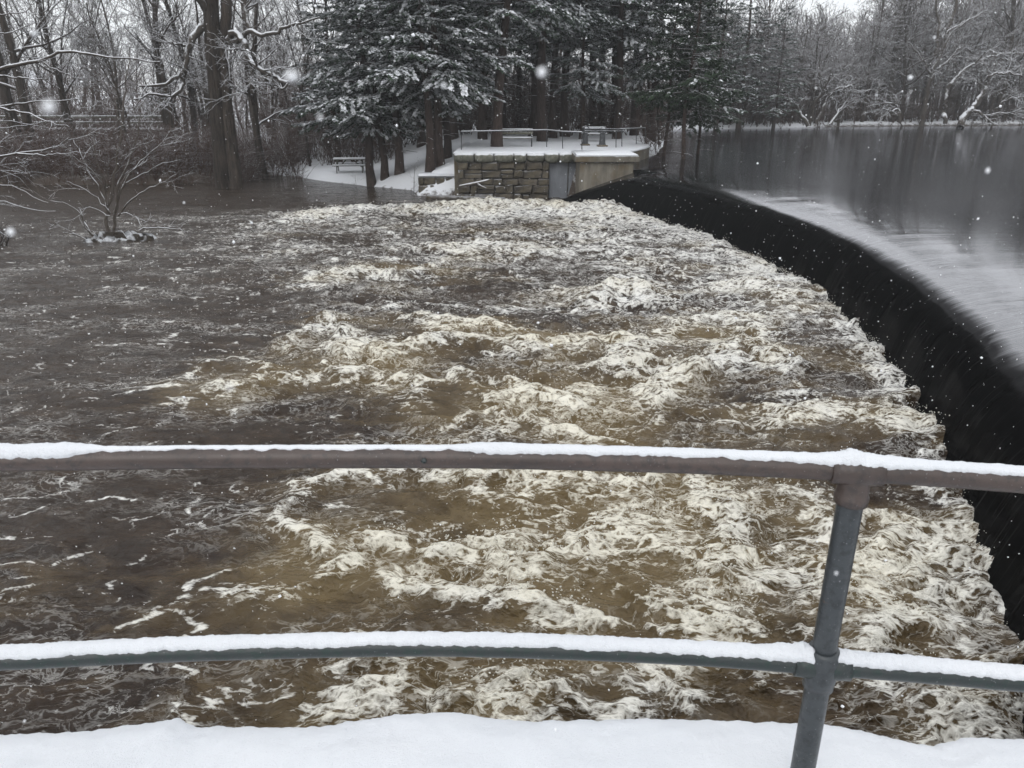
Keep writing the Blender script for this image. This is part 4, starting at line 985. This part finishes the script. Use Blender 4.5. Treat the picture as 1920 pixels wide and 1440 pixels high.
gc = Geo(); rs = random.Random(9)
limbs = [
 ([(428, 75), (440, 62), (455, 75), (463, 100), (478, 122), (505, 140), (540, 156)], .17, .10, 0, -2.0),
 ([(430, 82), (455, 70), (470, 58), (500, 65), (545, 48), (575, 40), (600, 32)], .15, .04, 0, -1.5),
 ([(470, 58), (462, 30), (458, 0), (462, -60)], .12, .09, .3, 1.0),
 ([(380, 48), (362, 68), (352, 100), (346, 125), (330, 145), (310, 158), (262, 162)], .20, .04, -.2, -1.8),
 ([(346, 125), (340, 165), (318, 180), (285, 178), (250, 186)], .13, .03, -.8, -2.4),
 ([(352, 88), (340, 82), (320, 82)], .09, .02, -.5, -1.4),
 ([(478, 122), (470, 145), (468, 160), (460, 172), (445, 178)], .05, .02, -1.0, -1.8),
 ([(540, 156), (528, 168), (510, 148)], .06, .03, -2, -2.2),
 ([(545, 48), (552, 60), (566, 62), (576, 72), (590, 78)], .04, .015, -1.2, -2),
 ([(480, 105), (450, 92), (425, 96), (418, 108)], .05, .02, -1, -1.4),
 ([(396, 30), (360, -20), (320, -80)], .2, .08, 0, -2), ([(400, -40), (440, -110), (500, -160)], .2, .08, 0, 2), ([(396, -90), (350, -180), (330, -260)], .2, .08, 0, 2),
]
twig = dict(BARE, seg=[0, 0, 4, 4, 3], wob=[0, 0, .25, .3, .3], trop=[0, 0, .02, 0, 0], sides=[0, 0, 4, 3, 3], n=[0, 0, 4, 3], t0=[0, 0, .2, .2], rmin=.009)
for i, (pts, r0, r1, o0, o1) in enumerate(limbs):
    P = limb(gc, pts, r0, r1, o0, o1, 8, None, 20 + i, .08)
    for k in range(9):
        j = rs.randrange(len(P) // 3, len(P) - 1); d = vnorm(tuple(P[j + 1] - P[j])); q = perp(d, rs)
        branch({'trunk': gc, 'crown': gc}, rs, tuple(P[j]), vnorm(vadd(q, d, .6)), rs.uniform(.6, 2.0), r1 * .6 + .01, 2, twig)
gc.build('crown', M['bark_pale'], hero, True)
# --- hero: multi stemmed shrub on its snowy islet
SY = 25.8
HO = onz(208, 452, 0); sh = tag(empty('islet_shrub', tuple(HO)), 'many stemmed bare shrub on a snowy clump in the rapids', 'shrub'); TY = SY
stems = [
 ([(205, 446), (200, 405), (206, 375), (215, 330), (222, 280), (230, 215), (238, 150), (244, 90)], .085, .012, 0, .3),
 ([(212, 446), (216, 410), (220, 380), (222, 345), (238, 310), (256, 260), (262, 215), (275, 180)], .075, .012, .1, .9),
 ([(214, 400), (232, 345), (262, 305), (300, 272), (322, 240)], .045, .012, 0, .5),
 ([(218, 380), (235, 330), (270, 305), (292, 285)], .035, .010, 0, -.5),
 ([(207, 400), (185, 375), (160, 355), (125, 340)], .045, .012, 0, -.4),
 ([(203, 395), (190, 360), (165, 320), (150, 285), (138, 262)], .04, .010, 0, .7),
 ([(200, 390), (196, 345), (185, 310), (170, 270), (160, 235)], .04, .010, 0, -.3),
 ([(197, 360), (208, 300), (212, 292)], .03, .008, 0, -.3),
 ([(222, 405), (240, 380), (270, 358), (300, 345), (335, 322)], .045, .010, 0, -.6),
 ([(222, 402), (240, 400), (262, 412), (266, 425)], .03, .008, 0, -.5),
 ([(176, 446), (162, 425), (150, 400), (120, 380), (95, 375)], .04, .010, -.2, -.6),
 ([(174, 444), (158, 415), (150, 392)], .04, .02, 0, .4), ([(206, 405), (170, 390), (148, 392)], .03, .008, -.2, -.4),
 ([(262, 432), (290, 426), (320, 428), (342, 432)], .04, .01, -.3, -.9), ([(168, 452), (140, 440), (120, 435)], .035, .01, -.3, -.7),
 ([(224, 300), (240, 285), (290, 262)], .025, .008, 0, -.4), ([(228, 240), (215, 190), (212, 160)], .025, .008, .2, .5), ([(180, 300), (172, 240), (178, 200)], .02, .008, 0, .5),
 ([(202, 360), (180, 330), (148, 300), (120, 290)], .03, .008, 0, -.6), ([(226, 350), (262, 330), (310, 305), (340, 300)], .028, .008, .2, .8),
]
gs = Geo(); gm = Geo()
tw2 = dict(twig, rmin=.0045, trop=[0, 0, .08, .05, .02])
for i, (pts, r0, r1, o0, o1) in enumerate(stems):
    P = limb(gm if i < 2 else gs, pts, r0 * .75, r1 * .75, o0, o1, 6, None, 60 + i, .04)
    for k in range(2 if i < 10 else 1):
        j = rs.randrange(len(P) // 3, len(P) - 1); d = vnorm(tuple(P[j + 1] - P[j])); q = perp(d, rs)
        branch({'trunk': gs, 'crown': gs}, rs, tuple(P[j]), vnorm((d[0] + q[0] * .6, d[1] + q[1] * .6, d[2] + q[2] * .6 + .2)), rs.uniform(.4, 1.2), .008, 2, tw2)
gm.build('trunk', M['bark_pale'], sh, True); gs.build('crown', M['bark_pale'], sh, True)
ir = np.random.RandomState(3); th_ = np.linspace(0, 2 * math.pi, 40, endpoint=False); V = []; nr_ = 9
for k in range(nr_):
    f = k / (nr_ - 1); a = 1.0 - f
    for t in th_:
        rr = (1 + .28 * math.sin(3 * t + 1) + .15 * math.sin(7 * t) + ir.normal(0, .05)) * math.sqrt(a) if a > 0 else 0
        V.append((1.1 * rr * math.cos(t) + .15, .5 * rr * math.sin(t), -.12 + (.30 + .14 * math.sin(2.3 * t + .4)) * f ** .7 + ir.normal(0, .07) * (a > 0)))
F = [[k * 40 + i, k * 40 + (i + 1) % 40, (k + 1) * 40 + (i + 1) % 40, (k + 1) * 40 + i] for k in range(nr_ - 1) for i in range(40)]
isl = obj('islet', mesh_np('islet', V, np.array(F), M['root_clump']), None, (HO.x, HO.y, 0)); tag(isl, 'ragged snow capped root clump parting the rapids', 'islet')
# --- tree beyond the frame whose limbs reach in from the left
TY = 23.0; HO = aty(-230, 470, 23.0); HO.z = -0.2
ov = tag(empty('overhanging_tree', tuple(HO)), 'bare tree whose snowy limbs reach in from beyond the left edge', 'tree')
gt = Geo(); limb(gt, [(-230, 475), (-225, 300), (-215, 100), (-205, -100), (-200, -300)], .30, .16, 0, 0, 10, 12, 3, .05); gt.build('trunk', M['bark'], ov, True)
gc = Geo()
ol = [([(-220, 160), (-100, 160), (0, 131), (35, 120), (75, 112), (125, 97), (160, 100), (215, 108), (300, 116)], .09, .014),
      ([(-222, 260), (-120, 225), (0, 201), (40, 194), (80, 190), (125, 188), (150, 185)], .07, .012), ([(75, 112), (100, 128), (125, 140), (146, 147)], .03, .01), ([(0, 142), (30, 146), (65, 148), (90, 146)], .03, .01),
      ([(-225, 360), (-120, 315), (0, 294), (30, 287), (60, 284), (100, 276), (130, 258)], .07, .014), ([(30, 287), (70, 290), (110, 290), (145, 284)], .03, .008), ([(0, 202), (50, 212), (90, 228), (130, 238)], .035, .008),
      ([(-225, 300), (-100, 270), (0, 275), (20, 285), (50, 316)], .05, .008), ([(-225, 400), (-100, 330), (0, 318), (30, 332), (62, 362)], .05, .008), ([(-225, 420), (-100, 380), (0, 376), (40, 388), (80, 396), (105, 396)], .05, .008),
      ([(-220, 120), (-80, 60), (0, 62), (30, 58), (65, 42)], .05, .01), ([(-220, 80), (-80, 40), (0, 26), (40, 26), (60, 12)], .05, .01), ([(-222, 220), (-100, 222), (0, 226), (60, 234), (90, 240)], .04, .008),
      ([(-222, 380), (-100, 352), (0, 346), (45, 356), (62, 370), (90, 380)], .04, .008), ([(-222, 280), (-100, 245), (0, 240), (40, 236), (100, 226)], .035, .008)]
for i, (pts, r0, r1) in enumerate(ol):
    P = limb(gc, pts, r0, r1, 0, rs.uniform(-1.5, 1.5), 6, len(pts) * 4, 120 + i, .03)
    for k in range(2):
        j = rs.randrange(len(P) // 2, len(P) - 1); d = vnorm(tuple(P[j + 1] - P[j])); q = perp(d, rs)
        branch({'trunk': gc, 'crown': gc}, rs, tuple(P[j]), vnorm(vadd(d, q, .5)), rs.uniform(.4, 1.4), .010, 2, tw2)
gc.build('crown', M['bark_pale'], ov, True)
# --- leaning trees at the far shore, right
def lean_tree(Y, base, pieces, label):
    global TY, HO
    TY = Y; HO = aty(*base, Y); e = tag(empty('leaning_tree', tuple(HO)), label, 'tree'); g1 = Geo(); g2 = Geo(); sp = dict(twig, rmin=.022)
    for i, (pts, r0, r1) in enumerate(pieces):
        P = limb(g1 if i == 0 else g2, pts, r0, r1, 0, rs.uniform(-2, 2), 6, len(pts) * 4, 200 + i + int(base[0]), .12)
        for k in range(10):
            j = rs.randrange(len(P) // 3, len(P) - 1); d = vnorm(tuple(P[j + 1] - P[j])); q = perp(d, rs)
            branch({'trunk': g2, 'crown': g2}, rs, tuple(P[j]), vnorm(vadd(d, q, .8)), rs.uniform(1, 3.2), .035, 2, sp)
    g1.build('trunk', M['bark_pale'], e, True); g2.build('crown', M['bark_pale'], e, True)
lean_tree(86, (1800, 236), [([(1800, 240), (1805, 222), (1822, 206), (1838, 180), (1850, 160), (1856, 142)], .42, .18), ([(1822, 206), (1838, 212), (1850, 222), (1862, 234)], .16, .08), ([(1850, 160), (1852, 145), (1870, 138), (1890, 137), (1915, 142)], .14, .05),
   ([(1840, 222), (1862, 214), (1890, 212), (1925, 200)], .12, .05), ([(1862, 214), (1880, 192), (1910, 182), (1930, 180)], .10, .04), ([(1872, 214), (1900, 216), (1935, 226)], .08, .03)], 'dark crooked tree leaning over the pond by its own snowy limbs')
lean_tree(92, (1772, 190), [([(1772, 232), (1771, 190), (1778, 165), (1795, 145), (1812, 128), (1830, 118), (1850, 108)], .26, .14), ([(1830, 118), (1845, 100), (1856, 94), (1864, 100)], .12, .05), ([(1850, 108), (1880, 102), (1925, 98)], .12, .05), ([(1835, 118), (1850, 122), (1858, 130), (1885, 136)], .1, .04), ([(1750, 165), (1766, 148), (1770, 135)], .08, .04)],
   'tree with a long snow lined limb arching to the right')
lean_tree(94, (1745, 236), [([(1728, 236), (1738, 180), (1748, 130), (1760, 105), (1775, 60), (1790, 20), (1800, -30)], .34, .12), ([(1757, 130), (1780, 112), (1800, 90), (1806, 88)], .14, .06), ([(1748, 130), (1765, 100), (1782, 65), (1812, 40), (1850, 20)], .18, .06), ([(1755, 105), (1760, 60), (1756, 10), (1750, -40)], .18, .06), ([(1775, 60), (1800, 45), (1830, 30)], .12, .04), ([(1745, 140), (1725, 105), (1700, 80), (1680, 72)], .14, .05)],
   'fan shaped bare tree spreading widely above the far shore')
lean_tree(84, (1515, 236), [([(1516, 236), (1505, 220), (1486, 190)], .26, .12), ([(1517, 236), (1524, 205), (1540, 175), (1560, 140)], .22, .08), ([(1530, 232), (1550, 190), (1565, 170), (1600, 160)], .2, .06), ([(1556, 234), (1572, 210), (1590, 190)], .16, .06), ([(1486, 190), (1470, 186), (1458, 190)], .1, .04)],
   'low clump of trunks splaying apart at the pond corner')
lean_tree(88, (1690, 234), [([(1690, 240), (1688, 225), (1684, 205), (1672, 194), (1655, 194)], .16, .07), ([(1684, 205), (1670, 208), (1650, 202)], .1, .04)], 'short hooked snag standing in the water at the far shore')
# --- bare woods: individuals
def scatter(n, x0, x1, y0, y1, kinds, label, group, seed, smin=.8, smax=1.25, ok=None, name='bare_tree'):
    r = random.Random(seed); made = 0; tries = 0
    while made < n and tries < n * 30:
        tries += 1
        Y = r.uniform(y0, y1); px = r.uniform(x0, x1); X = (px - 960) / FPX * Y * .94
        hh, dr, dp = ground_h(np.array([X]), np.array([Y]))
        if dr[0] < -1.0 or dp[0] < .3 or (ok and not ok(X, Y)): continue
        put_tree(name, protos[r.choice(kinds)], (X, Y, float(hh[0]) - .05), r.uniform(0, 6.28), r.uniform(smin, smax), label, group, tilt=(r.uniform(-.06, .06), r.uniform(-.08, .08))); made += 1
for px, py, pr_, sc, lab in ((40, 282, 'oak', 1.25, 'thick dark trunk of the left pair before the white house'), (62, 282, 'oak2', 1.2, 'slightly slimmer dark trunk of the pair before the white house'),
                             (330, 292, 'oak2', 1.05, 'bare tree with a dark flared trunk left of the massive double tree'), (140, 285, 'oak', .9, 'bare grey tree rising behind the islet shrub'),
                             (500, 330, 'oak2', .9, 'bare tree just right of the massive double tree'), (560, 325, 'slim', 1.1, 'slim bare tree left of the picnic table point')):
    p = aty(px, py, {40: 52, 62: 51, 330: 54, 140: 57, 500: 47, 560: 54}[px]); put_tree('bare_tree', protos[pr_], (p.x, p.y, gz(p.x, p.y) - .1), R_.uniform(0, 6), sc, lab)
for px, py, sc, lab in ((775, 345, .22, 'small bare bush at the water edge left of the low stone step'), (668, 336, .14, 'twiggy tuft on the snow before the picnic table'), (1240, 292, .28, 'bare reddish bush at the pond corner of the platform')):
    p = onz(px, py, .4 if px < 1000 else 1.6); put_tree('bare_bush', protos['young'], (p.x, p.y, gz(p.x, p.y) - .05), R_.uniform(0, 6), (sc * 1.5, sc * 1.5, sc), lab, None, 'bush')
p = onz(2, 462, 0); g = Geo()
for k in range(16): g.tube([(rs.gauss(0, .12), rs.gauss(0, .1), -.2), (rs.gauss(0, .25), rs.gauss(0, .15), .35), (rs.gauss(0, .4), rs.gauss(0, .2), rs.uniform(.5, .95))], [.022, .016, .008], 4)
tag(g.build('broken_stems', M['bark_twig'], None, True, tuple(p)), 'broken dark stems sticking out of the river at the left edge', 'stump')
scatter(34, -150, 640, 47, 78, ['slim', 'slim2', 'slim', 'oak2'], 'slender bare tree in the wood behind the flooded left bank', 'bare trees of the left wood', 301, .7, 1.15)
scatter(52, -160, 1200, 72, 112, ['oak', 'slim', 'oak2', 'spread'], 'bare tree fading into the snowy air behind the near woods', 'bare trees behind the near woods', 302, .55, .9)
scatter(16, 1200, 1330, 50, 82, ['slim', 'slim2', 'young'], 'thin bare tree between the dark evergreens and the far shore', 'thin trees along the pond bend', 303, .6, 1.0)
scatter(44, 1640, 2350, 88, 112, ['oak', 'oak2', 'spread', 'oak'], 'tall bare tree rising past the top of the wood, right of the far shore', 'tall bare trees at the right of the far shore', 306, 1.0, 1.4)
scatter(130, 1290, 2040, 84, 125, ['oak', 'oak2', 'spread', 'slim', 'spread', 'slim2'], 'hazy bare tree in the wood across the pond', 'bare trees across the pond', 304, .5, .92)
scatter(50, 1290, 2000, 84, 100, ['young', 'spread', 'young'], 'low snow dusted tree fringing the far shore', 'low trees fringing the far shore', 305, .5, .95)
# ------------------------------------------------------------------ masses nobody could count: thickets, far wood, spray, falling snow, haze
def thicket(name, n, area, hmin, hmax, rad, seed, label, fork=3):
    r = random.Random(seed); g = Geo(); made = 0; Xs = []; Ys = []
    cand = [(r.uniform(area[0], area[1]), r.uniform(area[2], area[3])) for _ in range(n * 3)]
    X = np.array([c[0] for c in cand]) / FPX * np.array([c[1] for c in cand]) * .94; Y = np.array([c[1] for c in cand])
    H, dr, dp = ground_h(X, Y)
    for x, y, h, a, b in zip(X, Y, H, dr, dp):
        if a < -.8 or b < .2: continue
        if made >= n: break
        made += 1
        base = (x, y, h - .05)
        for k in range(fork):
            L = r.uniform(hmin, hmax); d = vnorm((r.gauss(0, .32), r.gauss(0, .32), 1)); p = base; pts = [p]
            for i in range(3):
                d = vnorm((d[0] + r.gauss(0, .16), d[1] + r.gauss(0, .16), d[2] + .02)); p = vadd(p, d, L / 3); pts.append(p)
            g.tube(pts, [rad * (1 - .22 * i) for i in range(4)], 3)
            for q in range(4):
                i = r.randrange(1, 4); e = vnorm((d[0] + r.gauss(0, .6), d[1] + r.gauss(0, .6), r.uniform(-.1, .9))); l = r.uniform(.25, .5) * L
                g.tube([pts[i], vadd(vadd(pts[i], e, l), (0, 0, r.uniform(-.05, .1)))], [rad * .65, rad * .4], 3)
    o = g.build(name, M['brush'], None, True); return tag(o, label, None, None, 'stuff')
thicket('thicket', 1900, (-1150, -410, 43, 57), 0.8, 2.5, .015, 1, 'tangled red brown brush along the flooded left bank')
thicket('thicket', 520, (-1150, -330, 63, 90), 2.0, 6.0, .026, 8, 'brown scrub rising behind the footbridge')
thicket('thicket', 1000, (-430, 300, 56, 80), 1.8, 5.5, .024, 2, 'red brown brush behind the platform pines')
thicket('thicket', 900, (300, 1100, 85, 110), 1.2, 5.0, .028, 3, 'low brown brush lining the far shore')
thicket('thicket', 160, (-420, -230, 51, 58), 1.0, 2.8, .016, 6, 'brown brush behind the picnic table')
thicket('thicket', 60, (250, 420, 41, 60), .8, 2.4, .014, 4, 'reddish twigs at the pond edge by the platform')
def far_wood(n, area, seed, label):
    g = Geo(); r = random.Random(seed)
    sp = dict(BARE, seg=[4, 3, 2], wob=[.07, .2, .25], trop=[.03, .06, .03], sides=[4, 3, 3], n=[22, 10], t0=[.2, .15], ang=[(28, 60), (25, 60)], len=[.36, .5], taper=[.25, .3, .5], rmin=.03)
    cand = [(r.uniform(area[0], area[1]), r.uniform(area[2], area[3])) for _ in range(n)]
    X = np.array([c[0] for c in cand]) / FPX * np.array([c[1] for c in cand]) * .94; Y = np.array([c[1] for c in cand]); H, dr, dp = ground_h(X, Y)
    for x, y, h, a, b in zip(X, Y, H, dr, dp):
        if a < 0 or b < 1: continue
        branch({'trunk': g, 'crown': g}, r, (x, y, h - .2), (0, 0, 1), r.uniform(8, 13) if x < 44 * y / 100 else r.uniform(12, 19), r.uniform(.12, .24), 0, sp)
    return tag(g.build('far_wood', M['bark_twig'], None, True), label, None, None, 'stuff')
far_wood(55, (-1250, 250, 100, 175), 5, 'far bare wood dissolving into the falling snow')
far_wood(140, (330, 1250, 90, 140), 7, 'dense hazy bare wood across the pond')
# spray thrown up along the crests
def blobs(name, P, S, mat, label, seed, round_=0):
    nr = np.random.RandomState(seed); n = len(P)
    if True:
        B = np.array([[1, 0, 0], [-1, 0, 0], [0, 1, 0], [0, -1, 0], [0, 0, 1], [0, 0, -1]], float)
        T = np.array([[0, 2, 4], [2, 1, 4], [1, 3, 4], [3, 0, 4], [2, 0, 5], [1, 2, 5], [3, 1, 5], [0, 3, 5]])
    V = B[None] * (S[:, None, None] * nr.uniform(.6, 1.4, (n, 1, 3)))
    a = nr.uniform(0, 6.28, n); ca, sa = np.cos(a)[:, None], np.sin(a)[:, None]
    V = np.stack([V[..., 0] * ca - V[..., 2] * sa, V[..., 1], V[..., 0] * sa + V[..., 2] * ca], -1) + P[:, None, :]
    F = (T[None] + (np.arange(n) * 6)[:, None, None]).reshape(-1, 3)
    V = V.reshape(-1, 3)
    if round_:                                  # the last few, close to the lens, as rounder lumps
        V = V[:-6 * round_]; F = F[:-8 * round_]
        u = np.linspace(0, math.pi, 9); w = np.linspace(0, 2 * math.pi, 12, endpoint=False)
        Bs = np.stack([np.outer(np.sin(u), np.cos(w)), np.outer(np.sin(u), np.sin(w)), np.outer(np.cos(u), np.ones(12))], -1).reshape(-1, 3)
        i = np.arange(9 * 12).reshape(9, 12); j = np.roll(i, -1, 1); Qs = np.stack([i[:-1], j[:-1], j[1:], i[1:]], -1).reshape(-1, 4)
        Fq = []
        for k in range(n - round_, n):
            lump = 1 + .22 * fbm(Bs[:, 0] * 1.6 + k, Bs[:, 1] * 1.6 + Bs[:, 2], 5, 2)
            Fq.append(Qs + len(V)); V = np.concatenate([V, Bs * lump[:, None] * S[k] * nr.uniform(.75, 1.25, 3) + P[k]])
        F = [F, np.concatenate(Fq)]
    return tag(obj(name, mesh_np(name, V, F, mat, None, True)), label, None, None, 'stuff')
nr = np.random.RandomState(8)
cand = np.where((RF > .68) & (RH > .16) & (RYr > 4.5) & (RYr < 37))[0]
pick = nr.choice(cand, 4200)
P = np.stack([RXr[pick], RYr[pick], RH[pick]], 1) + np.abs(nr.normal(0, 1, (4200, 3))) * np.array([.05, .05, .085]) * np.array([1, 1, 1])
P[:, :2] += nr.normal(0, .05, (4200, 2))
yf = nr.uniform(4.5, PIER_Y - .5, 3200); sf = nr.normal(-.03, .10, 3200)
clus = np.clip(.35 + 1.2 * fbm(yf * 1.6, yf * 0, 61, 3), .05, 1.2)
Pf = np.stack([DCX + np.sqrt((DR + sf) ** 2 - (yf - DCY) ** 2) + .22 * sst(10, 4, yf), yf, np.abs(nr.normal(0, .13, 3200)) * clus + .05], 1)
P = np.concatenate([P, Pf])
blobs('spray', P, (.003 + .00045 * P[:, 1] + nr.uniform(0, .005, len(P))) * np.where(np.arange(len(P)) < 4200, 1.0, .6), M['spray'], 'droplets of spray tossed above the wave crests', 1)
# falling snow through the whole air, near and far
n = 13000
P = np.stack([nr.uniform(-10, 10, n), nr.uniform(1.3, 15, n), nr.uniform(.1, 9.5, n)], 1)
S = nr.uniform(.0024, .0050, len(P)) * (1 + (nr.rand(len(P)) < .12) * .6)
near = [(1016, 135, .62, .0062), (547, 143, .5, .0062), (92, 200, .42, .0055), (64, 62, .8, .0050), (1707, 145, 1.4, .0052), (1852, 320, 1.1, .0062), (1770, 215, 1.5, .0050), (600, 220, .7, .0040),
        (832, 160, .8, .0036), (1752, 70, 1.7, .0050), (20, 435, .7, .0052), (46, 1352, 1.3, .0042), (1568, 1075, .9, .0036), (1530, 165, 2, .0048), (1250, 60, 2.2, .005), (430, 725, .5, .0036), (345, 380, 1.8, .004)]
near = [(a, b, Y * .42, s * .22) for a, b, Y, s in near]
Q = np.array([tuple(aty(a, b, Y)) for a, b, Y, s in near]); S = np.concatenate([S, [s for *_, s in near]]); P = np.concatenate([P, Q])
blobs('falling_snow', P, S, M['flake'], 'snowflakes drifting down through the air', 2, len(near))
# snow filled air
hz = Geo(); hz.box((0, 125, 15), (640, 430, 34)); h_o = hz.build('haze', bpy.data.materials.new('snowy_air'))
hm = h_o.data.materials[0]; hm.use_nodes = True; hn = hm.node_tree; hn.nodes.clear()
ho = hn.nodes.new('ShaderNodeOutputMaterial'); hv = hn.nodes.new('ShaderNodeVolumePrincipled')
hv.inputs['Color'].default_value = (.90, .92, .94, 1); hv.inputs['Density'].default_value = 0.0008; hv.inputs['Anisotropy'].default_value = 0.0
hn.links.new(hv.outputs[0], ho.inputs['Volume']); tag(h_o, 'pale snowy air that fades the far woods', None, None, 'stuff')
